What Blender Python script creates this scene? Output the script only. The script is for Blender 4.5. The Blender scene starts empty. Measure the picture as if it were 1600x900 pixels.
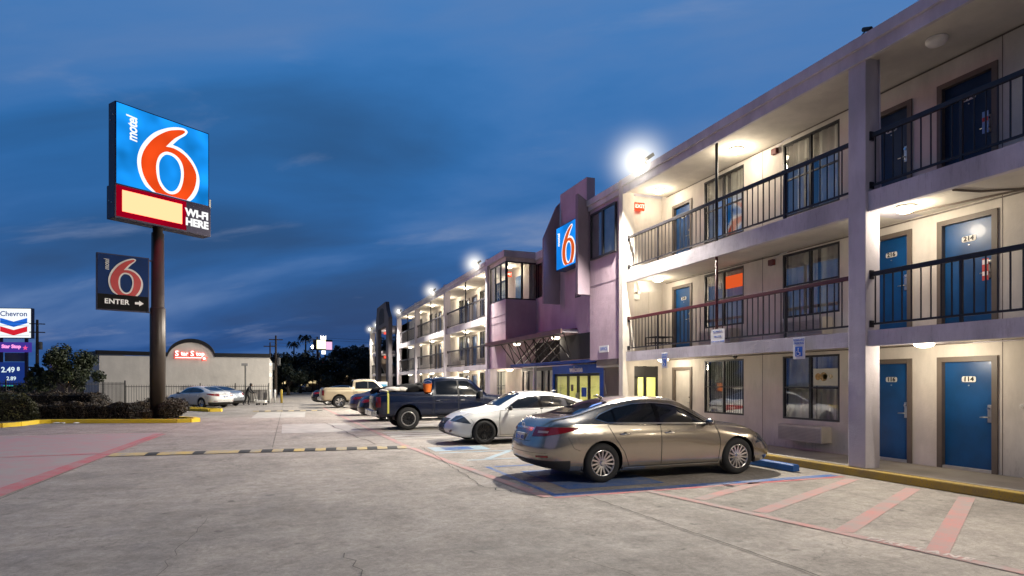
import bpy, bmesh, math, random
from mathutils import Vector, Matrix
from mathutils.bvhtree import BVHTree
R = math.radians
random.seed(7)
scene = bpy.context.scene
COL = scene.collection

# ------------------------------------------------------------------ materials
def new_mat(name):
    m = bpy.data.materials.new(name); m.use_nodes = True
    nt = m.node_tree; nt.nodes.clear()
    out = nt.nodes.new('ShaderNodeOutputMaterial')
    return m, nt, out
def N(nt, t, **kw):
    n = nt.nodes.new(t)
    for k, v in kw.items():
        if k in n.inputs: n.inputs[k].default_value = v
        else: setattr(n, k, v)
    return n
def c4(c): return (c[0], c[1], c[2], 1.0)
MATS = {}
def pmat(name, col, rough=.6, metal=0, var=.12, scale=3., bump=0., bscale=30., coat=0., dirt=0., spec=.5):
    """painted / rough surface: base colour broken up by two noises"""
    if name in MATS: return MATS[name]
    m, nt, out = new_mat(name); L = nt.links.new
    p = N(nt, 'ShaderNodeBsdfPrincipled'); p.inputs['Metallic'].default_value = metal
    p.inputs['Coat Weight'].default_value = coat; p.inputs['Coat Roughness'].default_value = .06
    p.inputs['Specular IOR Level'].default_value = spec
    tc = N(nt, 'ShaderNodeTexCoord'); n1 = N(nt, 'ShaderNodeTexNoise', Scale=scale, Detail=6.)
    L(tc.outputs['Object'], n1.inputs['Vector'])
    r = N(nt, 'ShaderNodeMapRange'); r.inputs['From Min'].default_value = .3; r.inputs['From Max'].default_value = .7
    r.inputs['To Min'].default_value = 1 - var; r.inputs['To Max'].default_value = 1 + var
    L(n1.outputs['Fac'], r.inputs['Value'])
    mx = N(nt, 'ShaderNodeMix', data_type='RGBA', blend_type='MULTIPLY'); mx.inputs[0].default_value = 1
    mx.inputs[6].default_value = c4(col); L(r.outputs[0], mx.inputs[7])
    L(mx.outputs[2], p.inputs['Base Color'])
    rr = N(nt, 'ShaderNodeMapRange'); rr.inputs['To Min'].default_value = max(0, rough - .08); rr.inputs['To Max'].default_value = min(1, rough + .1)
    L(n1.outputs['Fac'], rr.inputs['Value']); L(rr.outputs[0], p.inputs['Roughness'])
    if bump:
        n2 = N(nt, 'ShaderNodeTexNoise', Scale=bscale, Detail=4.); L(tc.outputs['Object'], n2.inputs['Vector'])
        b = N(nt, 'ShaderNodeBump', Strength=bump, Distance=.01); L(n2.outputs['Fac'], b.inputs['Height']); L(b.outputs[0], p.inputs['Normal'])
    L(p.outputs[0], out.inputs[0]); MATS[name] = m
    return m
def stucco(name, col, streak=.25):
    if name in MATS: return MATS[name]
    m, nt, out = new_mat(name); L = nt.links.new
    p = N(nt, 'ShaderNodeBsdfPrincipled', Roughness=.85); tc = N(nt, 'ShaderNodeTexCoord')
    mp = N(nt, 'ShaderNodeMapping'); mp.inputs['Scale'].default_value = (1.4, 1.4, .45); L(tc.outputs['Object'], mp.inputs['Vector'])
    n1 = N(nt, 'ShaderNodeTexNoise', Scale=1.3, Detail=7., Roughness=.65); L(mp.outputs[0], n1.inputs['Vector'])
    n3 = N(nt, 'ShaderNodeTexNoise', Scale=.7, Detail=5.); L(tc.outputs['Object'], n3.inputs['Vector'])
    ad = N(nt, 'ShaderNodeMath', operation='MULTIPLY'); L(n1.outputs['Fac'], ad.inputs[0]); L(n3.outputs['Fac'], ad.inputs[1])
    r = N(nt, 'ShaderNodeMapRange'); r.inputs['From Min'].default_value = .12; r.inputs['From Max'].default_value = .33
    r.inputs['To Min'].default_value = 1 - streak; r.inputs['To Max'].default_value = 1.06
    L(ad.outputs[0], r.inputs['Value'])
    mx = N(nt, 'ShaderNodeMix', data_type='RGBA', blend_type='MULTIPLY'); mx.inputs[0].default_value = 1
    mx.inputs[6].default_value = c4(col); L(r.outputs[0], mx.inputs[7]); L(mx.outputs[2], p.inputs['Base Color'])
    n2 = N(nt, 'ShaderNodeTexNoise', Scale=38., Detail=5., Roughness=.7); L(tc.outputs['Object'], n2.inputs['Vector'])
    n4 = N(nt, 'ShaderNodeTexNoise', Scale=4., Detail=3.); L(tc.outputs['Object'], n4.inputs['Vector'])
    a2 = N(nt, 'ShaderNodeMath', operation='MULTIPLY_ADD'); a2.inputs[1].default_value = 2.5; L(n4.outputs['Fac'], a2.inputs[0]); L(n2.outputs['Fac'], a2.inputs[2])
    b = N(nt, 'ShaderNodeBump', Strength=.35, Distance=.012); L(a2.outputs[0], b.inputs['Height']); L(b.outputs[0], p.inputs['Normal'])
    L(p.outputs[0], out.inputs[0]); MATS[name] = m
    return m
def emat(name, col, s=1., grad=0.):
    if name in MATS: return MATS[name]
    m, nt, out = new_mat(name); L = nt.links.new
    e = N(nt, 'ShaderNodeEmission', Strength=s); e.inputs[0].default_value = c4(col)
    if grad:
        tc = N(nt, 'ShaderNodeTexCoord'); n = N(nt, 'ShaderNodeTexNoise', Scale=.9, Detail=1.); L(tc.outputs['Object'], n.inputs['Vector'])
        r = N(nt, 'ShaderNodeMapRange'); r.inputs['From Min'].default_value = .3; r.inputs['From Max'].default_value = .7
        r.inputs['To Min'].default_value = s * (1 - grad); r.inputs['To Max'].default_value = s * (1 + grad); L(n.outputs['Fac'], r.inputs['Value'])
        L(r.outputs[0], e.inputs['Strength'])
    L(e.outputs[0], out.inputs[0]); MATS[name] = m
    return m
def glassmat(name, tint=(.85, .88, .9), refl=.015):
    if name in MATS: return MATS[name]
    m, nt, out = new_mat(name); L = nt.links.new
    t = N(nt, 'ShaderNodeBsdfTransparent'); t.inputs[0].default_value = c4(tint)
    g = N(nt, 'ShaderNodeBsdfGlossy', Roughness=.03); f = N(nt, 'ShaderNodeFresnel', IOR=1.5)
    a = N(nt, 'ShaderNodeMath', operation='MULTIPLY_ADD'); a.inputs[1].default_value = .28; a.inputs[2].default_value = refl; L(f.outputs[0], a.inputs[0])
    tc = N(nt, 'ShaderNodeTexCoord'); n = N(nt, 'ShaderNodeTexNoise', Scale=1.2, Detail=1.); L(tc.outputs['Object'], n.inputs['Vector'])
    b = N(nt, 'ShaderNodeBump', Strength=.15, Distance=.02); L(n.outputs['Fac'], b.inputs['Height']); L(b.outputs[0], g.inputs['Normal'])
    x = N(nt, 'ShaderNodeMixShader'); L(a.outputs[0], x.inputs[0]); L(t.outputs[0], x.inputs[1]); L(g.outputs[0], x.inputs[2])
    L(x.outputs[0], out.inputs[0]); MATS[name] = m
    return m
def paintmat(name, col, metal=0., rough=.35, coat=1., dirt=.55):
    if name in MATS: return MATS[name]
    m, nt, out = new_mat(name); L = nt.links.new
    p = N(nt, 'ShaderNodeBsdfPrincipled', Roughness=rough, Metallic=metal); p.inputs['Coat Weight'].default_value = coat
    p.inputs['Coat Roughness'].default_value = .04
    tc = N(nt, 'ShaderNodeTexCoord'); n = N(nt, 'ShaderNodeTexNoise', Scale=2.5, Detail=8., Roughness=.7); L(tc.outputs['Object'], n.inputs['Vector'])
    sp = N(nt, 'ShaderNodeSeparateXYZ'); L(tc.outputs['Object'], sp.inputs[0])
    # road film towards the sills
    d = N(nt, 'ShaderNodeMapRange'); d.inputs['From Min'].default_value = .25; d.inputs['From Max'].default_value = .75
    d.inputs['To Min'].default_value = dirt; d.inputs['To Max'].default_value = .0; L(sp.outputs[2], d.inputs['Value'])
    mu = N(nt, 'ShaderNodeMath', operation='MULTIPLY'); L(d.outputs[0], mu.inputs[0]); L(n.outputs['Fac'], mu.inputs[1])
    mx = N(nt, 'ShaderNodeMix', data_type='RGBA'); mx.inputs[6].default_value = c4(col); mx.inputs[7].default_value = (.09, .08, .07, 1)
    L(mu.outputs[0], mx.inputs[0]); L(mx.outputs[2], p.inputs['Base Color'])
    rr = N(nt, 'ShaderNodeMapRange'); rr.inputs['To Min'].default_value = .0; rr.inputs['To Max'].default_value = .12; L(n.outputs['Fac'], rr.inputs['Value'])
    L(rr.outputs[0], p.inputs['Coat Roughness'])
    L(p.outputs[0], out.inputs[0]); MATS[name] = m
    return m
def leafmat(name, c1, c2, c3=None):
    if name in MATS: return MATS[name]
    m, nt, out = new_mat(name); L = nt.links.new
    p = N(nt, 'ShaderNodeBsdfPrincipled', Roughness=.6); tc = N(nt, 'ShaderNodeTexCoord')
    n = N(nt, 'ShaderNodeTexNoise', Scale=2.2, Detail=5., Roughness=.8); L(tc.outputs['Object'], n.inputs['Vector'])
    r = N(nt, 'ShaderNodeValToRGB'); r.color_ramp.elements[0].position = .35; r.color_ramp.elements[0].color = c4(c1)
    r.color_ramp.elements[1].position = .68; r.color_ramp.elements[1].color = c4(c2)
    if c3: e = r.color_ramp.elements.new(.55); e.color = c4(c3)
    L(n.outputs['Fac'], r.inputs[0]); L(r.outputs[0], p.inputs['Base Color']); L(p.outputs[0], out.inputs[0]); MATS[name] = m
    return m
def road_paint(name, col, wear=.5, under=(.3, .29, .27), lo=.42, hi=.68):
    """worn road paint: paint colour broken by noise to the concrete below"""
    if name in MATS: return MATS[name]
    m, nt, out = new_mat(name); L = nt.links.new
    p = N(nt, 'ShaderNodeBsdfPrincipled', Roughness=.8); tc = N(nt, 'ShaderNodeTexCoord')
    n = N(nt, 'ShaderNodeTexNoise', Scale=1.7, Detail=9., Roughness=.75); L(tc.outputs['Object'], n.inputs['Vector'])
    r = N(nt, 'ShaderNodeMapRange'); r.inputs['From Min'].default_value = lo; r.inputs['From Max'].default_value = hi
    r.inputs['To Min'].default_value = 0; r.inputs['To Max'].default_value = wear; L(n.outputs['Fac'], r.inputs['Value'])
    n2 = N(nt, 'ShaderNodeTexNoise', Scale=40., Detail=4.); L(tc.outputs['Object'], n2.inputs['Vector'])
    r2 = N(nt, 'ShaderNodeMapRange'); r2.inputs['From Min'].default_value = .55; r2.inputs['From Max'].default_value = .65; r2.inputs['To Max'].default_value = wear * .9
    L(n2.outputs['Fac'], r2.inputs['Value'])
    mxm = N(nt, 'ShaderNodeMath', operation='MAXIMUM'); L(r.outputs[0], mxm.inputs[0]); L(r2.outputs[0], mxm.inputs[1])
    mx = N(nt, 'ShaderNodeMix', data_type='RGBA'); mx.inputs[6].default_value = c4(col); mx.inputs[7].default_value = c4(under)
    L(mxm.outputs[0], mx.inputs[0]); L(mx.outputs[2], p.inputs['Base Color']); L(p.outputs[0], out.inputs[0]); MATS[name] = m
    return m
def concrete_ground():
    m, nt, out = new_mat('concrete_ground'); L = nt.links.new
    p = N(nt, 'ShaderNodeBsdfPrincipled', Roughness=.8); tc = N(nt, 'ShaderNodeTexCoord')
    def noise(s, d, r=.6, sc=None, dist=0.):
        n = N(nt, 'ShaderNodeTexNoise', Scale=s, Detail=d, Roughness=r, Distortion=dist)
        if sc:
            mp = N(nt, 'ShaderNodeMapping'); mp.inputs['Scale'].default_value = sc; L(tc.outputs['Object'], mp.inputs['Vector']); L(mp.outputs[0], n.inputs['Vector'])
        else: L(tc.outputs['Object'], n.inputs['Vector'])
        return n.outputs['Fac']
    def rng(v, a, b, c, d):
        r = N(nt, 'ShaderNodeMapRange'); r.inputs['From Min'].default_value = a; r.inputs['From Max'].default_value = b
        r.inputs['To Min'].default_value = c; r.inputs['To Max'].default_value = d; L(v, r.inputs['Value']); return r.outputs[0]
    def mul(a, b):
        n = N(nt, 'ShaderNodeMath', operation='MULTIPLY'); L(a, n.inputs[0]); L(b, n.inputs[1]); return n.outputs[0]
    big = rng(noise(.16, 6, .6), .3, .7, .80, 1.15)
    mid = rng(noise(1.1, 8, .7, (1, .55, 1), .6), .3, .7, .76, 1.18)
    fine = rng(noise(22, 7, .85), .3, .7, .70, 1.28)
    grit = rng(noise(120, 3, .8), .3, .7, .72, 1.25)
    stain = rng(noise(.7, 9, .8, (1, .3, 1), 1.5), .56, .72, 1., .55)
    spots = rng(noise(3.2, 3, .5), .66, .74, 1., .5)
    v = mul(mul(mul(big, mid), mul(mul(fine, grit), rng(noise(6.5, 8, .8, None, .5), .32, .68, .70, 1.26))), mul(mul(stain, spots), rng(noise(.45, 10, .75, (.5, 1.5, 1), .8), .35, .65, .78, 1.14)))
    # slab joints: thin dark lines on a 6.1 x 4.6 m grid
    cr = N(nt, 'ShaderNodeTexVoronoi', feature='DISTANCE_TO_EDGE', Scale=.14)
    ndv = N(nt, 'ShaderNodeTexNoise', Scale=1.2, Detail=6.); L(tc.outputs['Object'], ndv.inputs['Vector'])
    va = N(nt, 'ShaderNodeVectorMath', operation='MULTIPLY_ADD'); va.inputs[1].default_value = (1.4, 1.4, 0); L(ndv.outputs['Color'], va.inputs[0]); L(tc.outputs['Object'], va.inputs[2]); L(va.outputs[0], cr.inputs['Vector'])
    crack = rng(cr.outputs['Distance'], .0, .0012, .60, 1.)
    msk = rng(noise(.35, 2), .50, .56, 1., 0.)
    inv = N(nt, 'ShaderNodeMath', operation='MAXIMUM'); L(crack, inv.inputs[0]); L(msk, inv.inputs[1])
    v = mul(v, inv.outputs[0])
    mx = N(nt, 'ShaderNodeMix', data_type='RGBA', blend_type='MULTIPLY'); mx.inputs[0].default_value = 1.; mx.inputs[6].default_value = (.345, .308, .268, 1)
    L(v, mx.inputs[7])
    # faint reddish wear where the fire lane paint has washed out
    L(mx.outputs[2], p.inputs['Base Color'])
    h = N(nt, 'ShaderNodeMath', operation='ADD'); L(fine, h.inputs[0]); L(grit, h.inputs[1])
    b = N(nt, 'ShaderNodeBump', Strength=.6, Distance=.008); L(h.outputs[0], b.inputs['Height']); L(b.outputs[0], p.inputs['Normal'])
    L(rng(noise(2., 5), .3, .7, .62, .92), p.inputs['Roughness'])
    L(p.outputs[0], out.inputs[0]); MATS['concrete_ground'] = m
    return m

M_wall = stucco('wall_stucco', (.66, .61, .545), .26)
M_trim = stucco('trim_stucco', (.56, .53, .58), .30)
M_soffit = stucco('soffit_plaster', (.62, .58, .50), .18)
M_purple = stucco('mauve_stucco', (.50, .385, .455), .18)
M_purple_dark = stucco('mauve_dark_stucco', (.26, .205, .25), .15)
M_roof = pmat('roof_felt', (.12, .12, .12), .9)
M_rail = pmat('rail_black', (.022, .02, .024), .45, .2)
M_rail_red = pmat('rail_maroon', (.085, .012, .016), .45)
M_frame = pmat('door_frame_brown', (.13, .105, .085), .5, bump=.1)
M_winframe = pmat('window_frame_black', (.02, .02, .022), .4)
M_door = pmat('door_blue', (.002, .062, .200), .36, var=.3, scale=1.6, bump=.05, bscale=8., coat=.1)
M_door_white = pmat('door_white', (.6, .56, .5), .5)
M_metal = pmat('steel', (.55, .54, .52), .3, .9)
M_alu = pmat('threshold_aluminium', (.6, .58, .54), .4, .6)
M_plate = pmat('number_plate_white', (.75, .73, .68), .4)
M_black = pmat('black_plain', (.012, .012, .013), .5)
M_white = pmat('white_plain', (.8, .8, .78), .5)
M_glass = glassmat('window_glass')
M_glass_clear = glassmat('entry_glass', (.92, .95, .92), .0)
M_curtain = pmat('curtain_cloth', (.55, .52, .42), .9, var=.2, scale=2.)
M_blind = pmat('vertical_blind', (.55, .55, .5), .7)
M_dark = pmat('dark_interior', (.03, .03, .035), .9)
M_lobby = pmat('lobby_wall_green', (.62, .64, .24), .8)
M_lobby_floor = pmat('lobby_floor', (.35, .28, .2), .5)
M_bluepaint = pmat('portal_blue', (.004, .07, .42), .4)
M_signblue = pmat('parking_blue', (.01, .12, .55), .5)
M_ground = concrete_ground()
M_walk = pmat('walkway_concrete', (.30, .27, .225), .75, var=.25, scale=1.6, bump=.3, bscale=60.)
M_curb_y = road_paint('curb_yellow', (.36, .24, .035), .75, (.16, .13, .09))
M_curb_yb = road_paint('curb_yellow_bright', (.80, .56, .02), .25, (.4, .34, .2))
M_red = road_paint('fire_lane_red', (.46, .085, .10), .75, lo=.38, hi=.64)
M_pink = road_paint('faded_red', (.50, .22, .20), .9, lo=.36, hi=.62)
M_redwash = road_paint('red_wash', (.42, .20, .215), .95, lo=.30, hi=.60)
M_bluep = road_paint('stall_blue', (.03, .11, .34), .8)
M_bluef = road_paint('faded_blue', (.30, .42, .50), .8)
M_whitep = road_paint('stall_white', (.6, .6, .58), .6)
M_yel = road_paint('bump_yellow', (.60, .42, .11), .85, lo=.38, hi=.60)
M_blk = road_paint('bump_black', (.02, .02, .02), .15)
M_crack = pmat('crack_dark', (.045, .04, .036), .95)
M_joint = pmat('joint_tar', (.09, .082, .072), .95)
M_patch = pmat('patch_concrete', (.40, .385, .355), .8, var=.18, scale=2., bump=.2)
M_lamp = emat('lamp_glow', (1., .86, .62), 9.)
M_flood = emat('flood_glow', (1., .95, .80), 16.)
M_exit = emat('exit_red', (1., .06, .02), 2.2)
M_tyre = pmat('tyre_rubber', (.016, .016, .017), .8, bump=.2)
M_rim = pmat('alloy_rim', (.62, .61, .60), .22, .95)
M_rimdark = pmat('alloy_black', (.02, .02, .022), .3, .6)
M_chrome = pmat('chrome', (.82, .81, .79), .18, 1., var=.02)
M_carglass = pmat('car_glass', (.008, .01, .014), .03, 0., var=.0, spec=.9)
M_plastic = pmat('black_plastic', (.018, .018, .019), .6)
M_tail = pmat('tail_light_red', (.22, .008, .012), .12, coat=1.)
M_tailclear = pmat('tail_light_clear', (.45, .32, .32), .12, coat=1.)
M_head = pmat('headlight_lens', (.05, .06, .08), .08, .2, coat=1.)
M_gloss = pmat('gloss_black', (.004, .004, .005), .12)

# ------------------------------------------------------------------ mesh helpers
class MB:
    def __init__(s): s.v = []; s.f = []
    def box(s, x0, x1, y0, y1, z0, z1):
        if x0 > x1: x0, x1 = x1, x0
        if y0 > y1: y0, y1 = y1, y0
        if z0 > z1: z0, z1 = z1, z0
        b = len(s.v)
        s.v += [(x0, y0, z0), (x1, y0, z0), (x1, y1, z0), (x0, y1, z0), (x0, y0, z1), (x1, y0, z1), (x1, y1, z1), (x0, y1, z1)]
        s.f += [tuple(b + i for i in q) for q in ((0, 3, 2, 1), (4, 5, 6, 7), (0, 1, 5, 4), (1, 2, 6, 5), (2, 3, 7, 6), (3, 0, 4, 7))]
        return s
    def quad(s, *p):
        b = len(s.v); s.v += [tuple(q) for q in p]; s.f.append(tuple(range(b, b + len(p)))); return s
    def prism(s, pts, axis, a, b):
        """pts 2-D polygon; axis 'x': pts are (y,z); 'y': (x,z); 'z': (x,y)"""
        def mk(p, t): return {'x': (t, p[0], p[1]), 'y': (p[0], t, p[1]), 'z': (p[0], p[1], t)}[axis]
        o = len(s.v); n = len(pts)
        s.v += [mk(p, a) for p in pts] + [mk(p, b) for p in pts]
        s.f.append(tuple(o + i for i in range(n))[::-1]); s.f.append(tuple(o + n + i for i in range(n)))
        for i in range(n): s.f.append((o + i, o + (i + 1) % n, o + n + (i + 1) % n, o + n + i))
        return s
    def tube(s, pts, r, n=8, caps=True):
        pts = [Vector(p) for p in pts]; rs = r if isinstance(r, (list, tuple)) else [r] * len(pts)
        base = len(s.v); prev = None
        for i, p in enumerate(pts):
            t = (pts[min(i + 1, len(pts) - 1)] - pts[max(i - 1, 0)]).normalized()
            if prev is None:
                u = t.orthogonal().normalized()
            else:
                u = (prev - t * prev.dot(t)); u = u.normalized() if u.length > 1e-6 else t.orthogonal().normalized()
            prev = u; w = t.cross(u)
            for k in range(n):
                a = 2 * math.pi * k / n
                s.v.append(tuple(p + (u * math.cos(a) + w * math.sin(a)) * rs[i]))
        for i in range(len(pts) - 1):
            for k in range(n):
                a = base + i * n + k; b = base + i * n + (k + 1) % n
                s.f.append((a, b, b + n, a + n))
        if caps:
            s.f.append(tuple(base + k for k in range(n))[::-1]); e = base + (len(pts) - 1) * n
            s.f.append(tuple(e + k for k in range(n)))
        return s
    def lathe(s, prof, n=24, axis='z', c=(0, 0, 0)):
        """prof: (radius, height) list, closed surface of revolution about an axis through c"""
        base = len(s.v)
        for r, h in prof:
            for k in range(n):
                a = 2 * math.pi * k / n; x, y = r * math.cos(a), r * math.sin(a)
                s.v.append({'z': (c[0] + x, c[1] + y, c[2] + h), 'y': (c[0] + x, c[1] + h, c[2] + y), 'x': (c[0] + h, c[1] + x, c[2] + y)}[axis])
        for i in range(len(prof) - 1):
            for k in range(n):
                a = base + i * n + k; b = base + i * n + (k + 1) % n
                s.f.append((a, b, b + n, a + n))
        return s
    def build(s, name, mat, parent=None, smooth=False, bevel=0.):
        me = bpy.data.meshes.new(name); me.from_pydata(s.v, [], s.f); me.update()
        bm = bmesh.new(); bm.from_mesh(me)
        bmesh.ops.recalc_face_normals(bm, faces=bm.faces)
        if bevel: bmesh.ops.bevel(bm, geom=list(bm.edges), offset=bevel, segments=2, affect='EDGES', profile=.6)
        bm.to_mesh(me); bm.free()
        return link(name, me, mat, parent, smooth)
def link(name, me, mat, parent=None, smooth=False):
    o = bpy.data.objects.new(name, me); COL.objects.link(o)
    for m in (mat if isinstance(mat, (list, tuple)) else [mat]): me.materials.append(m)
    if smooth:
        for p in me.polygons: p.use_smooth = True
    if parent: o.parent = parent
    return o
def tag(o, label=None, cat=None, group=None, kind=None):
    if label: o['label'] = label
    if cat: o['category'] = cat
    if group: o['group'] = group
    if kind: o['kind'] = kind
    return o
def thing(name, label, cat, loc=(0, 0, 0), rz=0., group=None):
    o = bpy.data.objects.new(name, None); COL.objects.link(o); o.location = loc; o.rotation_euler = (0, 0, rz)
    o.empty_display_size = .2
    return tag(o, label, cat, group)
def copy_tree(o, parent=None):
    c = o.copy(); COL.objects.link(c); c.parent = parent
    for ch in list(o.children): copy_tree(ch, c)
    return c
def box(name, mat, parent, *a, bevel=0.): return MB().box(*a).build(name, mat, parent, bevel=bevel)
def text_mesh(txt, size=1., bold=0., shear=0., extrude=.004, align='CENTER', res=3, spacing=1.):
    cu = bpy.data.curves.new('t', 'FONT'); cu.body = txt; cu.size = size; cu.offset = bold; cu.shear = shear
    cu.extrude = extrude; cu.align_x = align; cu.align_y = 'CENTER'; cu.resolution_u = res; cu.space_character = spacing
    o = bpy.data.objects.new('t', cu); COL.objects.link(o)
    me = bpy.data.meshes.new_from_object(o.evaluated_get(bpy.context.evaluated_depsgraph_get()))
    bpy.data.objects.remove(o); bpy.data.curves.remove(cu)
    return me
def place(me, u, v, o):
    """map a text / shape mesh's x->u, y->v, z->u x v, at origin o"""
    u = Vector(u).normalized(); v = Vector(v).normalized(); w = u.cross(v)
    m = Matrix(((u.x, v.x, w.x, o[0]), (u.y, v.y, w.y, o[1]), (u.z, v.z, w.z, o[2]), (0, 0, 0, 1)))
    me.transform(m); return me
def text(name, txt, mat, parent, u, v, o, size=1., squash=1., **kw):
    me = text_mesh(txt, size, **kw)
    if squash != 1.: me.transform(Matrix.Diagonal((squash, 1, 1, 1)))
    place(me, u, v, o); me.name = name
    return link(name, me, mat, parent)
def shape_mesh(loops, extrude=.004, smooth=True):
    """filled 2-D outline(s), even-odd, as a mesh"""
    cu = bpy.data.curves.new('s', 'CURVE'); cu.dimensions = '2D'; cu.fill_mode = 'BOTH'; cu.extrude = extrude
    for lp in loops:
        sp = cu.splines.new('POLY'); pts = lp
        sp.points.add(len(pts) - 1)
        for p, q in zip(sp.points, pts): p.co = (q[0], q[1], 0, 1)
        sp.use_cyclic_u = True
    o = bpy.data.objects.new('s', cu); COL.objects.link(o)
    me = bpy.data.meshes.new_from_object(o.evaluated_get(bpy.context.evaluated_depsgraph_get()))
    bpy.data.objects.remove(o); bpy.data.curves.remove(cu)
    return me
def crom(pts, n=5, closed=True, sharp=()):
    out = []; m = len(pts)
    for i in range(m if closed else m - 1):
        p0, p1, p2, p3 = (pts[(i - 1) % m] if closed or i > 0 else pts[0]), pts[i], pts[(i + 1) % m], (pts[(i + 2) % m] if closed or i < m - 2 else pts[-1])
        if i in sharp: p0 = p1
        if (i + 1) % m in sharp: p3 = p2
        if i in sharp and (i + 1) % m in sharp:
            out.append(p1); continue
        for k in range(n):
            t = k / n
            out.append(tuple(.5 * (2 * p1[a] + (p2[a] - p0[a]) * t + (2 * p0[a] - 5 * p1[a] + 4 * p2[a] - p3[a]) * t * t + (3 * p1[a] - p0[a] - 3 * p2[a] + p3[a]) * t ** 3) for a in range(len(p1))))
    if not closed: out.append(tuple(pts[-1]))
    return out
def grid_wall(mb, plane, c, th, u0, u1, z0, z1, holes):
    """wall sheet with rectangular holes and their reveals. plane 'x': at x=c, u is y, reveals run to x=c+th; plane 'y': at y=c"""
    us = sorted({u0, u1} | {h[0] for h in holes} | {h[1] for h in holes}); zs = sorted({z0, z1} | {h[2] for h in holes} | {h[3] for h in holes})
    us = [u for u in us if u0 <= u <= u1]; zs = [z for z in zs if z0 <= z <= z1]
    def P(u, z, t=0.): return (c + t, u, z) if plane == 'x' else (u, c + t, z)
    for i in range(len(us) - 1):
        for j in range(len(zs) - 1):
            um, zm = (us[i] + us[i + 1]) / 2, (zs[j] + zs[j + 1]) / 2
            if any(h[0] < um < h[1] and h[2] < zm < h[3] for h in holes): continue
            mb.quad(P(us[i], zs[j]), P(us[i + 1], zs[j]), P(us[i + 1], zs[j + 1]), P(us[i], zs[j + 1]))
    for h in holes:
        a, b, e, f = h
        for q in (((a, e), (b, e)), ((b, e), (b, f)), ((b, f), (a, f)), ((a, f), (a, e))):
            (p, r), (s_, t_) = q
            mb.quad(P(p, r), P(s_, t_), P(s_, t_, th), P(p, r, th))
    return mb

# ------------------------------------------------------------------ ground and markings
def struct(o): return tag(o, kind='structure')
g = MB()
g.quad((-450, -60, 0), (9.9, -60, 0), (9.9, 700, 0), (-450, 700, 0)).quad((9.9, -60, 0), (450, -60, 0), (450, 700, 0), (9.9, 700, 0))
struct(g.build('ground', M_ground))
wk = MB().box(9.80, 11.19, -8, 18.4, 0.002, .15).box(9.80, 11.19, 27, 75, .002, .15).box(9.80, 10.58, 18.4, 27, .002, .15)
struct(wk.build('walkway', M_walk))
struct(MB().box(9.62, 9.797, -8, 75, .003, .148).build('kerb', M_curb_y, bevel=.02))
def strip(mb, p, q, w, z):
    d = (Vector(q) - Vector(p)).normalized(); n = Vector((-d.y, d.x)) * w / 2; p = Vector(p); q = Vector(q)
    mb.quad((p.x - n.x, p.y - n.y, z), (q.x - n.x, q.y - n.y, z), (q.x + n.x, q.y + n.y, z), (p.x + n.x, p.y + n.y, z)); return mb
def poly_strip(mb, pts, w, z):
    for a, b in zip(pts, pts[1:]): strip(mb, a, b, w, z)
    return mb
Z1, Z2, Z3 = .004, .008, .012
m = MB(); poly_strip(m, [(2.35, 41.5), (2.72, 28), (3.0, 16.2), (3.62, 8.2)], .17, Z2)
struct(m.build('fire_lane_line', M_pink))
m = MB(); strip(m, (5.3, 8.12), (6.32, 2.6), .14, Z2); struct(m.build('hatched_area_edge_line', M_pink))
m = MB()
for a, b in (((5.62, 7.3), (7.5, 8.15)), ((5.8, 6.3), (9.35, 7.9)), ((5.95, 5.15), (9.4, 6.85)), ((6.1, 4.2), (9.42, 6.05))): strip(m, a, b, .2, Z1)
strip(m, (6.25, 3.0), (9.42, 5.05), .2, Z1)
struct(m.build('hatched_area_stripes', M_pink))
m = MB(); strip(m, (3.7, 8.14), (9.4, 8.14), .11, Z1); struct(m.build('stall_line_red', M_red))
m = MB(); strip(m, (3.75, 8.32), (9.4, 8.32), .2, Z1); strip(m, (3.8, 8.4), (3.8, 11.6), .1, Z1)
strip(m, (3.95, 11.55), (9.3, 11.55), .16, Z1); m.quad((4.2, 8.7, Z1), (6.0, 8.7, Z1), (6.0, 10.8, Z1), (4.2, 10.8, Z1))
struct(m.build('accessible_stall_lines', M_bluep))
m = MB()
strip(m, (3.7, 12.7), (9.3, 12.7), .13, Z1); strip(m, (3.45, 14.2), (9.3, 14.2), .13, Z1)
strip(m, (4.2, 12.8), (5.2, 14.1), .16, Z1); strip(m, (6.0, 12.8), (7.0, 14.1), .16, Z1); strip(m, (7.8, 12.8), (8.8, 14.1), .16, Z1)
m.quad((3.45, 14.6, Z1), (4.9, 14.6, Z1), (4.9, 15.55, Z1), (3.45, 15.55, Z1))
struct(m.build('access_aisle_lines', M_bluef))
m = MB()
for y in (18.3, 21.0, 24.0, 27.0, 30.0, 33.2, 36.2, 39.2): strip(m, (3.1, y), (9.3, y), .12, Z1)
for y in (19.2, 19.9, 20.6): strip(m, (3.1, y), (6.5, y), .22, Z1)
struct(m.build('stall_lines', M_whitep))
# wheelchair symbol, worn
m = MB(); m.quad((3.75, 14.75, Z2), (4.5, 14.75, Z2), (4.5, 15.4, Z2), (3.75, 15.4, Z2)); struct(m.build('accessible_symbol_box', M_bluep))
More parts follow.
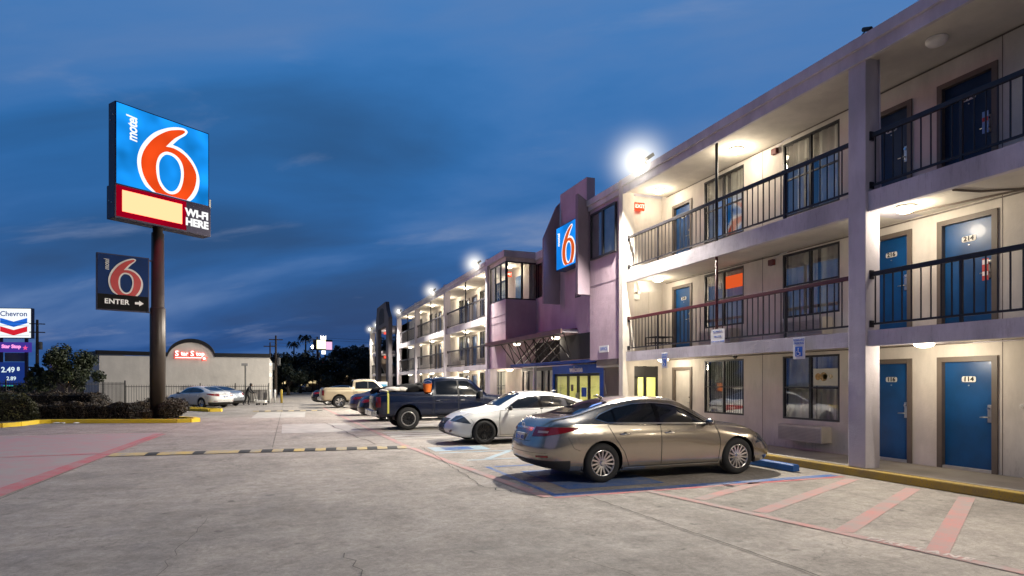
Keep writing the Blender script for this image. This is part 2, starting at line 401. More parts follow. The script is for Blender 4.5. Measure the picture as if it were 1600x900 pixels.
# red no-parking zone on the left
m = MB(); m.quad((-16, 4, Z1), (-4.12, 11.0, Z1), (-3.82, 23.3, Z1), (-16, 23.3, Z1)); struct(m.build('red_zone_wash', M_redwash))
m = MB(); poly_strip(m, [(-4.25, 3), (-4.1, 11.6), (-3.8, 22.6)], .34, Z2); strip(m, (-14, 16.6), (-4.1, 16.9), .14, Z2); struct(m.build('red_zone_line', M_red))
text('fire_lane_lettering', 'FIRE LANE', road_paint('lettering_white', (.62, .52, .48), .95), None, (.10, -.50, 0), (.5, .10, 0), (6.02, 4.35, Z3), .17, bold=.006, extrude=.0005, spacing=1.3)
struct(bpy.data.objects['fire_lane_lettering'])
# cracks and joints
def jag(p, q, n, amp, seed):
    rr = random.Random(seed); pts = []; p = Vector(p); q = Vector(q); d = (q - p); nn = Vector((-d.y, d.x)).normalized()
    for i in range(n + 1):
        t = i / n; o = nn * (rr.uniform(-amp, amp) if 0 < i < n else 0); pts.append(tuple(p + d * t + o))
    return pts
m = MB()
for a, b, n, am, w in (((3.35, 15.9), (3.0, 9.3), 40, .03, .012), ((3.0, 9.3), (3.55, 8.2), 12, .06, .018), ((4.2, 8.1), (4.45, 2.0), 60, .012, .014), ((.55, 6.2), (.9, 2.8), 22, .06, .007), ((.9, 4.9), (.1, 4.7), 9, .05, .004),
                     ((2.6, 5.3), (3.2, 3.4), 16, .06, .005), ((-.9, 8.4), (-1.1, 5.0), 18, .06, .004), ((1.6, 26), (2.3, 16.8), 14, .06, .02)):
    poly_strip(m, jag(a, b, n, am, n * 7), w, Z3 + .002)
struct(m.build('pavement_cracks', M_crack))
m = MB()
for y in (34.5, 45): strip(m, (-3.7, y), (3.0, y), .014, Z2 + .001)
for a, b in (((-.3, 16.9), (-.1, 52)), ((-3.9, 5), (-3.7, 40))): strip(m, a, b, .013, Z2 + .001)
strip(m, (-20, 24.2), (-3.8, 23.9), .05, Z2 + .001)
struct(m.build('pavement_joints', M_joint))
m = MB(); m.quad((-1.5, 31, Z1), (.9, 31, Z1), (1.1, 36.5, Z1), (-1.4, 36.5, Z1)).quad((-.1, 21.5, Z1), (2.5, 21.5, Z1), (2.3, 26, Z1), (-.1, 26, Z1)); struct(m.build('pavement_patches', M_patch))
# speed bumps: rounded ridge painted in yellow and black blocks
def bump(name, p, q, w, h, pat, label):
    t = thing(name, label, 'speed bump'); p = Vector(p); q = Vector(q); d = (q - p); L_ = d.length; d.normalize(); n = Vector((-d.y, d.x))
    my, mk = MB(), MB(); x = 0; i = 0
    while x < L_ - .05:
        seg, blk = pat(i, x); e = min(L_, x + seg); mb = mk if blk else my
        prof = [(-w / 2, .014), (-w / 4, h * .75), (0, h), (w / 4, h * .75), (w / 2, .014)]
        for a, b in zip(prof, prof[1:]):
            A, B = p + d * x + n * a[0], p + d * e + n * a[0]; C, D = p + d * e + n * b[0], p + d * x + n * b[0]
            sk = d * (.12 if blk else .0)
            mb.quad((A.x, A.y, a[1]), (B.x, B.y, a[1]), (C.x, C.y, b[1]), (D.x, D.y, b[1]))
        x = e; i += 1
    my.build('yellow_blocks', M_yel, t, smooth=False); mk.build('black_blocks', M_blk, t)
bump('speed_bump', (-3.75, 16.45), (2.95, 15.75), .62, .045, lambda i, x: ((.25, i % 2 == 1) if x > 2.4 else (.25, i % 4 == 3)), 'worn yellow and black speed bump across the lane beside the white sedan')
bump('speed_bump', (-1.7, 38.1), (2.1, 37.7), .5, .04, lambda i, x: (.32, i % 2 == 1), 'small black and yellow dashed speed bump far down the lane')

# ------------------------------------------------------------------ the motel
motel = thing('motel_building', 'three storey motel with open walkways, blue doors and a mauve entrance block', 'motel', (11.2, 20, 0))
MO = Vector((11.2, 20, 0))
def mo(o):      # geometry is written in world metres; keep it where it is under the motel's empty
    o.location = o.location - MO; return o
def part(name, mb, mat, **kw):
    o = mb.build(name, mat, motel, **kw); return mo(o)
FL = [.15, 2.62, 5.10]           # walkway levels
CE = [2.40, 4.80, 7.50]          # ceilings
NEAR0, NEAR1, FAR0, FAR1 = -8., 16.4, 29.45, 58.2
WX, BX = 11.2, 9.75
def door(y0, y1, z, num=None, col=None, lock=True, head=2.0, thresh=True, letters=None):
    col = col or M_door; fr = .09
    f = MB().box(WX - .03, WX + .12, y0, y0 + fr, z, z + head).box(WX - .03, WX + .12, y1 - fr, y1, z, z + head).box(WX - .03, WX + .12, y0 + fr + .001, y1 - fr - .001, z + head - fr, z + head)
    d = part('door', MB().box(WX + .06, WX + .1, y0 + fr + .002, y1 - fr - .002, z + .04, z + head - fr - .002), col)
    f.build('door_frame', M_frame, d)
    if thresh: MB().box(WX - .02, WX + .058, y0 + fr + .002, y1 - fr - .002, z, z + .05).build('threshold', M_alu, d, bevel=.006)
    ym = (y0 + y1) / 2
    if num:
        pl = rounded_plate(ym, z + 1.60, .235, .10, WX + .055); pl.name = 'number_plate'
        o = link('number_plate', pl, M_plate, d)
        text('door_number', num, M_black, d, (0, -1, 0), (0, 0, 1), (WX + .047, ym, z + 1.60), .115, bold=.002)
        MB().lathe([(0, -.012), (.012, -.01), (.012, 0)], 10, 'x', (WX + .058, ym, z + 1.49)).build('peephole', M_metal, d)
    if lock:
        k = MB().box(WX + .035, WX + .058, y0 + fr + .04, y0 + fr + .10, z + .86, z + 1.16).build('lock_plate', M_metal, d, bevel=.004)
        h = MB().tube([(WX + .04, y0 + fr + .07, z + .95), (WX - .01, y0 + fr + .07, z + .95), (WX - .015, y0 + fr + .19, z + .945)], .011, 8).build('door_handle', M_metal, d, smooth=True)
        MB().lathe([(0, -.03), (.022, -.03), (.022, 0)], 14, 'x', (WX + .034, y0 + fr + .07, z + 1.1)).build('deadbolt', M_chrome, d)
    return d
def rounded_plate(y, z, w, h, x):
    r = .03; pts = []
    for cx, cy, a0 in ((w / 2 - r, h / 2 - r, 0), (-w / 2 + r, h / 2 - r, 90), (-w / 2 + r, -h / 2 + r, 180), (w / 2 - r, -h / 2 + r, 270)):
        for k in range(5): a = R(a0 + k * 22.5); pts.append((cx + r * math.cos(a), cy + r * math.sin(a)))
    return place(shape_mesh([pts], .003), (0, -1, 0), (0, 0, 1), (x, y, z))
def wavy(y0, y1, z0, z1, x, seed, amp=.03, gap=None):
    rr = random.Random(seed); mb = MB(); n = max(8, int((y1 - y0) / .03)); ph = rr.uniform(0, 6); prev = None
    for i in range(n + 1):
        y = y0 + (y1 - y0) * i / n; xx = x + amp * (math.sin(i * 1.1 + ph) * .6 + math.sin(i * .37 + ph * 2) * .6) + rr.uniform(-.004, .004)
        cur = (xx, y)
        if prev: mb.quad((prev[0], prev[1], z0), (xx, y, z0), (xx + .01, y, z1), (prev[0] + .01, prev[1], z1))
        prev = cur
    return mb
def window(y0, y1, z0, z1, cross=True, seed=1, cover='curtain', simple=False, x=WX, glass=None):
    fr = .045; ym = (y0 + y1) / 2
    f = MB().box(x + .0, x + .07, y0, y0 + fr, z0, z1).box(x + .0, x + .07, y1 - fr, y1, z0, z1).box(x, x + .07, y0 + fr + .001, y1 - fr - .001, z0, z0 + fr).box(x, x + .07, y0 + fr + .001, y1 - fr - .001, z1 - fr, z1)
    f.box(x + .004, x + .066, ym - .03, ym + .03, z0 + fr + .001, z1 - fr - .001)
    if cross:
        zc = z0 + (z1 - z0) * .5; f.box(x + .008, x + .05, y0 + fr + .001, ym - .031, zc - .018, zc + .018).box(x + .008, x + .05, ym + .031, y1 - fr - .001, zc - .018, zc + .018)
    w = part('window', f, M_winframe)
    MB().quad((x + .035, y0 + fr, z0 + fr), (x + .035, y1 - fr, z0 + fr), (x + .035, y1 - fr, z1 - fr), (x + .035, y0 + fr, z1 - fr)).build('window_pane', glass or M_glass, w)
    if not simple:
        rr = random.Random(seed)
        if cover == 'blind':
            b = MB(); y = y0 + .06
            while y < y1 - .1:
                b.quad((x + .14, y, z0 + .03), (x + .17, y + .07, z0 + .03), (x + .17, y + .07, z1), (x + .14, y, z1)); y += .085
            b.build('vertical_blind', M_blind, w)
        else:
            s = rr.uniform(.25, .48)
            c = wavy(y0 - .02, ym - rr.uniform(-.05, .15), z0, z1, x + .18, seed); c2 = wavy(ym + rr.uniform(-.05, .12), y1 + .02, z0, z1, x + .20, seed + 50)
            b = len(c.v); c.v += c2.v; c.f += [tuple(b + i for i in q) for q in c2.f]
            c.build('curtain', M_curtain, w, smooth=True)
    return w
# ---- near wing wall, door and window schedule  (y0, y1 per column of openings)
nearA_doors = [(6.69, 7.70, '14', True), (8.18, 9.12, '16', True)]
nearB_wins = [(9.8, 11.4), (12.72, 14.32)]
wz = [(.83, 2.31), (3.22, 4.74), (5.62, 7.38)]
holes = []
for k in range(3):
    for y0, y1, n, _ in nearA_doors: holes.append((y0, y1, FL[k], FL[k] + 2.0))
    holes.append((14.86, 15.82, FL[k], FL[k] + 2.0))
    for y0, y1 in nearB_wins: holes.append((y0, y1) + wz[k])
    holes.append((2.2, 3.8) + wz[k]); holes.append((-1.2, .4) + wz[k])
walls = MB()
grid_wall(walls, 'x', WX, .12, NEAR0, NEAR1, .0, 7.56, holes)
grid_wall(walls, 'y', NEAR0, .12, WX, 24, 0, 7.56, [])
part('wall', walls, M_wall)
for k in range(3):
    for y0, y1, n, _ in nearA_doors: door(y0, y1, FL[k], str(k + 1) + n, col=pmat('door_blue_shaded', (.002, .022, .065), .5, var=.3, scale=1.6) if k == 2 else None)  # top-floor pair: shade painted in as a darker copy of the door blue
    door(14.86, 15.82, FL[k], None if k == 0 else str(k + 1) + '18', col=M_door_white if k == 0 else None, lock=True)
    for i, (y0, y1) in enumerate(nearB_wins): window(y0, y1, *wz[k], seed=k * 5 + i + 3, cover='blind' if (k == 0 and i == 1) else 'curtain')
    window(2.2, 3.8, *wz[k], seed=k + 31); window(-1.2, .4, *wz[k], seed=k + 41)
# dark rooms behind the openings
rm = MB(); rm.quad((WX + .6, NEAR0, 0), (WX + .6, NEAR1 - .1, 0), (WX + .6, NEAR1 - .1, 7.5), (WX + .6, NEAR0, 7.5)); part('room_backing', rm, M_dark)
# ---- slabs and roof
def slab(y0, y1, k, x0=BX, x1=WX - .002):
    z1 = FL[k]; z0 = CE[k - 1]
    part('balcony_slab', MB().box(x0 + .12, x1, y0, y1, z0 + .02, z1 - .002).box(x0, x0 + .119, y0, y1, z0 - .06, z1), M_soffit if False else M_trim, bevel=0)
    part('soffit', MB().quad((x0 + .121, y0, z0 + .016), (x1, y0, z0 + .016), (x1, y1, z0 + .016), (x0 + .121, y1, z0 + .016)), M_soffit)
for a, b in ((NEAR0, 7.95), (8.31, 16.16)):
    for k in (1, 2): slab(a, b, k)
part('balcony_slab', MB().box(10.06, WX - .002, 7.951, 8.309, CE[0] + .02, FL[1] - .003).box(10.06, WX - .002, 7.951, 8.309, CE[1] + .02, FL[2] - .003), M_trim)
def roof(y0, y1, x0=9.62, x1=24):
    part('roof', MB().box(x0 + .1, x1, y0, y1, 7.5, 7.74).box(x0 + .04, x1, y0, y1, 7.743, 7.80), M_roof)
    part('roof_fascia', MB().box(x0 + .03, x0 + .098, y0, y1, 7.44, 7.66).box(x0 - .03, x0 + .098, y0, y1, 7.663, 7.86), M_trim)
    part('soffit', MB().quad((x0 + .101, y0, 7.497), (WX, y0, 7.497), (WX, y1, 7.497), (x0 + .101, y1, 7.497)), M_soffit)
roof(NEAR0, 16.16); roof(29.68, 56.0)
for y in (7.95, -.3):
    part('column', MB().box(9.70, 10.055, y, y + .355, .151, 7.90), M_trim, bevel=.015)
part('column', MB().box(9.64, 10.05, 16.165, 16.395, .151, 7.90), M_wall, bevel=.012)
for y in (29.45, 38.2, 47.6, 55.8):
    part('column', MB().box(9.64, 10.03, y - .02, y + .30, .151, 7.98), M_trim, bevel=.012)
part('support_pole', MB().tube([(9.83, 12.1, FL[2]), (9.83, 12.1, 7.497)], .035, 10), M_black, smooth=True)
part('support_pole', MB().tube([(9.83, 12.1, FL[1]), (9.83, 12.1, 4.74)], .035, 10), M_rail_red, smooth=True)
# downpipe / conduit on the big column, with the small camera at its head
part('conduit', MB().tube([(10.0, 7.93, 8.06), (10.02, 7.925, 6.6), (10.04, 7.925, 5.2), (10.03, 7.925, 4.9)], .014, 8), M_trim, smooth=True)
cam_ = thing('security_camera', 'small security camera on a bracket at the top of the tall pillar', 'camera', (9.9, 8.1, 7.9))
MB().tube([(-.05, .25, 0), (-.05, .12, .08), (0, .0, .2)], .012, 6).build('bracket', M_black, cam_); MB().tube([(0, .06, .24), (0, -.1, .17)], .04, 10).build('camera_body', M_black, cam_)
# ceiling conduits, second floor bay by door 214
part('conduit', MB().tube([(9.9, 7.6, 4.80), (10.75, 8.0, 4.80), (10.85, 7.4, 4.80), (11.15, 6.2, 4.80), (10.6, 6.6, 4.80), (10.1, 6.7, 4.80)], .018, 8), M_frame)
part('conduit', MB().tube([(11.16, NEAR0, 4.775), (11.16, 16.1, 4.775)], .014, 6), M_frame)
part('conduit', MB().tube([(11.16, NEAR0, 2.385), (11.16, 16.1, 2.385)], .012, 6), M_frame)
part('conduit', MB().tube([(11.17, NEAR0, 7.47), (11.17, 16.1, 7.47)], .014, 6), M_frame)
part('conduit', MB().tube([(10.35, 7.2, 2.37), (10.9, 6.9, 2.37), (11.0, 5.0, 2.37)], .010, 6), M_trim)
# wall cracks of the plaster panels
for y in (6.62, 9.35, 12.05): part('expansion_joint', MB().box(WX - .004, WX + .01, y, y + .012, .15, 7.49), M_frame)
# ---- end wall of the near wing (faces the camera), lobby window at ground level
ew = MB(); grid_wall(ew, 'y', NEAR1, .12, 10.051, WX, .151, 7.5, [(10.14, 11.06, .5, 2.2)]); part('end_wall', ew, M_wall)
f = MB().box(10.14, 10.19, NEAR1, NEAR1 + .07, .5, 2.2).box(11.01, 11.06, NEAR1, NEAR1 + .07, .5, 2.2).box(10.56, 10.64, NEAR1, NEAR1 + .07, .5, 2.2).box(10.19, 11.01, NEAR1 + .002, NEAR1 + .068, 1.85, 2.19).box(10.19, 11.01, NEAR1 + .002, NEAR1 + .068, .5, .56)
w = part('window', f, M_winframe); MB().quad((10.19, NEAR1 + .04, .56), (11.01, NEAR1 + .04, .56), (11.01, NEAR1 + .04, 1.85), (10.19, NEAR1 + .04, 1.85)).build('window_pane', M_glass_clear, w)
part('fire_door', MB().box(10.062, 10.14, NEAR1 - .05, NEAR1 - .003, FL[2], FL[2] + 2.0), M_frame)
part('fire_door', MB().box(10.7, 11.12, NEAR1 - .03, NEAR1 - .003, FL[1], FL[1] + 1.9), M_wall)

# ---- railings
def railing(y0, y1, z, label, posts, red=False, detail=True, group='balcony railings'):
    t = thing('balcony_railing', label, 'railing', (9.84, (y0 + y1) / 2, z), 0, group); o = Vector((9.84, (y0 + y1) / 2, z)); mt = M_rail_red if red else M_rail
    a, b = y0 - o.y, y1 - o.y
    MB().box(-.03, .03, a + .01, b - .01, .97, 1.05).build('top_rail', mt, t, bevel=.008); MB().box(-.018, .018, a + .01, b - .01, .10, .135).build('bottom_rail', M_rail, t)
    for p in posts: MB().box(-.021, .021, p - o.y - .021, p - o.y + .021, 0, .969).build('post', M_rail, t)
    for p in (a + .012, b - .012):
        MB().box(-.045, .045, p - .012, p + .012, .92, 1.08).build('end_bracket', M_rail, t); MB().box(-.045, .045, p - .012, p + .012, .06, .18).build('end_bracket', M_rail, t)
    if detail:
        n = int((y1 - y0) / .165); first = None; ys = [a + (b - a) * (i + .5) / n for i in range(n)]
        for y in ys:
            if any(abs(y + o.y - p) < .04 for p in posts): continue
            if first is None:
                first = MB().box(-.009, .009, -.009, .009, .134, .971).build('baluster', M_rail, t); first.location.y = y
            else:
                c = first.copy(); COL.objects.link(c); c.parent = t; c.location.y = y
    else:
        m = MB(); n = int((y1 - y0) / .17)
        for i in range(n): y = a + (b - a) * (i + .5) / n; m.box(-.008, .008, y - .008, y + .008, .134, .971)
        m.build('baluster_row', M_rail, t)
    return t
railing(8.31, 16.16, FL[2], 'black third floor railing in front of the two curtained windows, above the red topped one', [9.95, 12.1, 14.6])
railing(8.31, 16.16, FL[1], 'second floor railing with maroon top rail above the gold sedan', [9.95, 12.1, 14.6], red=True)
railing(2.0, 7.95, FL[2], 'black third floor railing in front of dark door 314', [6.4, 4.2])
railing(2.0, 7.95, FL[1], 'black second floor railing in front of blue door 214', [6.4, 4.2])
bays = [(29.75, 38.2), (38.5, 47.6), (47.9, 55.8)]
bw = ['first bay beyond the entrance block', 'second bay beyond the entrance block', 'last bay before the dark portal']
for i, (a, b) in enumerate(bays):
    for k in (1, 2):
        railing(a, b, FL[k], ('second' if k == 1 else 'third') + ' floor railing of the ' + bw[i], [(a + b) / 2], detail=False, group='railings of the far wing')

# ---- far wing
fh = []; fd = []; fw = []
for i, (a, b) in enumerate(bays):
    s = b - a
    fd += [(a + s * .745, a + s * .86), (a + s * .90, a + s * .985)] if i != 0 else [(36.1, 37.3), (37.75, 38.75)]
    fw += [(a + s * .54, a + s * .68), (a + s * .05, a + s * .2)] if i != 0 else [(34.3, 35.6), (39.6, 41.2), (31.0, 32.6)]
fd += [(46.0, 46.9)]
fd = [d for d in fd if d != (38.5 + 9.1 * .90, 38.5 + 9.1 * .985)]
clean = []
for d in sorted([(x, 'd') for x in fd] + [(x, 'w') for x in fw], key=lambda q: q[0][0]):
    if clean and d[0][0] < clean[-1][0][1] + .08: continue
    clean.append(d)
for k in range(3):
    for (a, b), t_ in clean: fh.append((a, b, FL[k], FL[k] + 2.05) if t_ == 'd' else (a, b, FL[k] + .55, FL[k] + 2.15))
fwm = MB(); grid_wall(fwm, 'x', WX, .12, 27.0, 66.0, 0, 7.5, fh); part('wall', fwm, M_wall)
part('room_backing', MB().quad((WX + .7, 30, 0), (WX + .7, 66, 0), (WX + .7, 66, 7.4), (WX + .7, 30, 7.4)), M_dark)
for k in range(3):
    for j, ((a, b), t_) in enumerate(clean):
        if t_ == 'd': door(a, b, FL[k], None, lock=False, thresh=False, head=2.05); 
        else: window(a, b, FL[k] + .55, FL[k] + 2.15, seed=k * 9 + j)
for i, (a, b) in enumerate(bays):
    for k in (1, 2): slab(a - .0, b, k)
for y in (38.2, 47.6): part('balcony_slab', MB().box(10.04, WX - .002, y + .001, y + .299, CE[0] + .02, FL[1] - .003).box(10.04, WX - .002, y + .001, y + .299, CE[1] + .02, FL[2] - .003), M_trim)
for y in (34.0, 43.0, 51.8):
    for k in (1, 2): part('support_pole', MB().tube([(9.83, y, FL[k]), (9.83, y, CE[k] - .01)], .035, 8), M_black, smooth=True)
# open stair end, far end of the wing
st = MB()
for k in (1, 2): st.box(9.9, 14, 66.5, 74.5, CE[k - 1], FL[k])
st.box(9.8, 14, 66.5, 74.5, 7.55, 7.85); part('stair_landing', st, M_trim)
part('column', MB().box(9.64, 10.2, 74.5, 75.0, .15, 8.3), M_wall); part('column', MB().box(13.6, 14, 74.5, 75.0, .15, 7.5), M_trim)
part('wall', MB().box(11.2, 24, 58.3, 66.0, 0.0, 7.49), M_wall)
s2 = MB()
for k in (0, 1): 
    for i in range(14): s2.box(10.3, 11.6, 67.4 + i * .45, 67.9 + i * .45, FL[k] + i * .175, FL[k] + (i + 1) * .175)
part('staircase', s2, M_frame)
for k in (1, 2): railing(67.2, 74.4, FL[k], ('second' if k == 1 else 'third') + ' floor railing of the open stair at the far end of the wing', [70], detail=False, group='railings of the far wing')
# dark portal with arched recess
pt = [(58.35, .0), (59.9, .0), (59.9, 7.2), (65.4, 7.2), (65.4, .0), (67.0, .0), (67.0, 8.2), (66.4, 8.8), (66.2, 9.6), (60.2, 9.6), (60.0, 9.2), (59.6, 8.7), (58.35, 7.9)]
po = MB().prism(pt, 'x', 9.25, 9.62); part('portal', po, stucco('portal_grey', (.10, .09, .10), .2), bevel=.03)
arch = [(61.0, 7.6), (64.6, 7.6), (64.6, 8.5), (64.2, 8.95), (63.4, 9.2), (62.2, 9.2), (61.4, 8.95), (61.0, 8.5)]
part('portal_arch', MB().prism(arch, 'x', 9.235, 9.248), M_dark)

# ---- entrance block
part('entrance_wall', MB().box(9.75, 24, 16.41, 18.50, 2.44, 7.50), M_purple, bevel=.01)
part('roof_fascia', MB().box(9.68, 24, 16.40, 18.50, 7.503, 7.66).box(9.62, 24, 16.40, 18.50, 7.663, 7.86), M_trim)
def dark_window(a, b, z0, z1, x, n, side='x', mat=None, pane=None):
    f = MB(); fr = .05
    def bx(u0, u1, w0, w1): f.box(x - .03, x + .03, u0, u1, w0, w1) if side == 'x' else f.box(u0, u1, x - .03, x + .03, w0, w1)
    bx(a, b, z0, z0 + .06); bx(a, b, z1 - .06, z1)
    for i in range(n + 1):
        u = a + (b - a) * i / n; bx(max(a, u - fr), min(b, u + fr), z0 + .061, z1 - .061)
    w = part('window', f, M_winframe)
    m = MB()
    if side == 'x': m.quad((x, a, z0), (x, b, z0), (x, b, z1), (x, a, z1))
    else: m.quad((a, x, z0), (b, x, z0), (b, x, z1), (a, x, z1))
    m.build('window_pane', pane or M_glass, w); return w
# third floor window of the right-hand block (recess + dark curtain)
part('window_backing', MB().box(9.742, 9.748, 16.72, 18.30, 5.86, 7.30), pmat('dusk_curtain', (.13, .13, .14), .8, var=.3))
dark_window(16.68, 18.34, 5.80, 7.36, 9.705, 2)
part('groove', MB().box(9.744, 9.75, 16.42, 18.48, 4.92, 4.95), M_purple_dark)
# third floor glazed corner tower (left) on a mauve base
tw = MB().box(9.75, 11.4, 26.95, 29.34, 2.36, 5.62); part('tower_wall', tw, M_purple, bevel=.01)
part('groove', MB().box(9.744, 9.75, 26.97, 29.3, 4.9, 4.93).box(9.744, 9.75, 26.97, 29.3, 4.55, 4.57), M_purple_dark)
part('tower_wall', MB().box(9.76, 11.4, 26.96, 29.33, 7.42, 7.60).box(11.0, 24, 27.2, 29.4, 2.36, 7.41), M_wall)
part('roof_fascia', MB().box(9.62, 11.6, 26.82, 29.42, 7.603, 7.90), M_trim)
dark_window(27.0, 29.30, 5.621, 7.419, 9.79, 3, 'x', pane=M_glass_clear)
dark_window(9.82, 11.36, 5.621, 7.419, 26.99, 2, 'y', pane=M_glass_clear)
part('corridor_wall', MB().box(10.98, 10.995, 27.05, 29.3, 5.63, 7.41), M_wall)
part('corridor_door', MB().box(10.95, 10.978, 28.0, 28.8, 5.63, 7.0), M_door)
# recessed centre wall + windows between the tower and pylon
part('recess_wall', MB().box(11.3, 24, 21.6, 27.19, 2.36, 5.7).box(11.3, 24, 21.6, 27.19, 7.35, 7.5), M_purple)
part('roof_fascia', MB().box(11.2, 24, 21.6, 26.95, 7.503, 7.86), M_trim)
dark_window(21.7, 26.94, 5.701, 7.349, 11.4, 4, 'x')
part('window_backing', MB().box(11.8, 11.82, 21.6, 27.1, 5.7, 7.35), M_dark)
# pylon slab, flanking fins
part('pylon', MB().box(9.95, 10.28, 19.12, 21.32, 2.5, 8.92).box(10.281, 24, 18.51, 21.59, 2.5, 7.49).box(9.951, 10.28, 18.502, 19.119, 2.5, 7.5), M_purple, bevel=.01)
part('fin', MB().prism([(9.26, 4.7), (9.949, 4.7), (9.949, 8.62), (9.80, 8.45), (9.26, 7.2)], 'y', 21.33, 21.45), M_purple_dark, bevel=.008)
part('fin', MB().prism([(9.30, 4.68), (9.948, 4.68), (9.948, 7.7), (9.30, 8.1)], 'y', 18.51, 18.70), M_purple_dark, bevel=.008)
text('street_number', '1223', M_black, motel, (0, -1, 0), (0, 0, 1), tuple(Vector((9.943, 19.8, 4.86)) - MO), .26, bold=.01)
# ground floor of the entrance block
part('storefront_wall', MB().box(9.76, 24, 16.53, 18.05, 2.25, 2.438).box(10.2, 10.4, 16.53, 17.2, .15, 2.249), M_frame)
part('column', MB().box(9.66, 10.03, 29.02, 29.42, .15, 2.36), M_trim)
f = MB().box(10.58, 10.64, 23.11, 26.98, .15, .3).box(10.58, 10.64, 23.11, 26.98, 2.2, 2.355)
for y in (23.3, 23.9, 24.6, 25.4, 26.2, 26.9): f.box(10.57, 10.65, y - .035, y + .035, .301, 2.199)
sf = part('storefront', f, M_winframe)
MB().quad((10.61, 23.0, .3), (10.61, 26.98, .3), (10.61, 26.98, 2.2), (10.61, 23.0, 2.2)).build('window_pane', M_glass, sf)
wavy(23.1, 26.9, .2, 2.3, 10.8, 5, .04).build('curtain', M_curtain, sf, smooth=True)
part('column', MB().box(10.35, 10.47, 24.9, 25.02, .151, 2.36), M_white)
# lobby: lit room
lob = MB().box(11.3, 14.29, 18.40, 18.52, .152, 2.19).box(14.3, 14.4, 16.6, 27, 0.151, 2.36).box(10.66, 14.29, 23.12, 23.2, .153, 2.36).box(12.4, 14.3, 16.56, 16.6, .151, 2.35)
part('lobby_wall', lob, M_lobby)
part('lobby_floor', MB().box(10.59, 14.3, 16.6, 26.9, .10, .152), M_lobby_floor)
part('lobby_ceiling', MB().box(10.59, 14.3, 18.52, 26.9, 2.362, 2.40).box(10.0, 14.3, 16.56, 18.5, 2.20, 2.249), M_white)
part('reception_counter', MB().box(12.6, 13.2, 17.2, 20.2, .16, 1.1).box(12.5, 13.3, 17.1, 20.3, 1.101, 1.14), M_frame)
part('notice_board', MB().box(14.27, 14.298, 20.6, 21.5, 1.2, 1.9), M_white)
part('notice_board', MB().box(14.27, 14.298, 18.3, 18.9, 1.1, 1.7), M_bluepaint)
# welcome portal and doors
pf = part('welcome_portal', MB().box(10.42, 10.60, 18.60, 23.1, 2.03, 2.352).box(10.42, 10.60, 18.60, 19.05, .151, 2.029).box(10.42, 10.60, 22.98, 23.1, .151, 2.029).box(10.62, 11.1, 18.53, 18.6, .152, 2.35), M_bluepaint, bevel=.01)
text('welcome_lettering', 'welcome', M_white, pf, (0, -1, 0), (0, 0, 1), (10.412, 20.9, 2.18), .30, bold=.012)
df = MB()
for y in (19.08, 20.02, 20.90, 21.78, 22.93): df.box(10.48, 10.56, y - .05, y + .05, .151, 2.029)
df.box(10.485, 10.555, 19.1, 22.95, 1.93, 2.025)
d = part('entry_door', df, M_black)
MB().quad((10.52, 19.1, .16), (10.52, 22.95, .16), (10.52, 22.95, 1.93), (10.52, 19.1, 1.93)).build('door_pane', M_glass_clear, d)
MB().tube([(10.44, 20.8, .8), (10.44, 20.8, 1.3)], .02, 8).tube([(10.44, 20.93, .8), (10.44, 20.93, 1.3)], .02, 8).build('door_handle', M_metal, d)
MB().box(10.5, 10.51, 20.2, 20.6, 1.15, 1.5).build('door_poster', M_bluepaint, d)
MB().box(10.5, 10.51, 21.3, 21.5, 1.35, 1.6).build('door_notice', M_frame, d)
# dark bay to the right of the portal
part('side_panel', MB().box(10.3, 10.41, 17.21, 18.55, .151, 2.24), M_frame)
part('handrail', MB().tube([(10.28, 18.3, 1.3), (10.2, 18.3, 1.7), (10.2, 18.3, 2.1)], .02, 6), M_metal)
# canopy
part('canopy_shade_panel', MB().box(9.93, 9.946, 18.72, 21.3, 2.52, 3.44).box(11.27, 11.29, 21.62, 26.93, 2.4, 3.55), M_dark)  # dark panels painted in for the shade behind the canopy truss
cn = MB().prism([(9.32, 3.50), (9.32, 3.58), (11.28, 3.84), (11.28, 3.76)], 'y', 19.86, 26.93)
can = part('canopy_roof', cn, pmat('canopy_sheet', (.20, .08, .075), .5), )
MB().prism([(9.30, 3.46), (9.74, 3.52), (9.74, 3.60), (9.30, 3.54)], 'y', 26.94, 28.6).build('canopy_roof_end', pmat('canopy_sheet', (.20, .08, .075), .5), can)
MB().box(9.27, 9.318, 19.8, 28.6, 3.45, 3.62).build('canopy_edge', pmat('canopy_edge_paint', (.20, .12, .11), .6), can)
MB().box(9.3, 10.4, 19.80, 19.855, 3.49, 3.60).build('canopy_edge', M_trim, can)
ys = [19.95 + i * .98 for i in range(9)]
for i in range(9):
    for (xa, za, xb, zb) in ((9.45, 3.48, 10.0, 2.50),):
        if i < 8 and ys[i] < 26.6:
            MB().tube([(xa, ys[i], za), (xb, ys[i] + .49, zb)], .022, 6).build('strut', M_rail, can)
            MB().tube([(xb, ys[i] + .49, zb), (xa, min(ys[i] + .98, 28), za)], .022, 6).build('strut', M_rail, can)
            MB().tube([(11.1, ys[i], 3.7), (xb, ys[i] + .49, zb)], .020, 6).build('strut', M_white if i in (1, 3, 5, 6) else pmat('strut_grey', (.16, .16, .17), .5), can)
            MB().tube([(xb, ys[i] + .49, zb), (11.1, min(ys[i] + .98, 26.6), 3.7)], .020, 6).build('strut', M_rail, can)
MB().tube([(10.0, 18.6, 2.48), (10.0, 26.9, 2.48)], .035, 8).build('bottom_chord', M_bluepaint, can)
MB().tube([(9.45, 19.9, 3.47), (9.45, 28.5, 3.44)], .03, 8).build('top_chord', M_rail, can)
MB().box(9.98, 10.12, 18.6, 26.9, 2.40, 2.44).build('canopy_shelf', M_bluepaint, can)
mo(can) if False else None

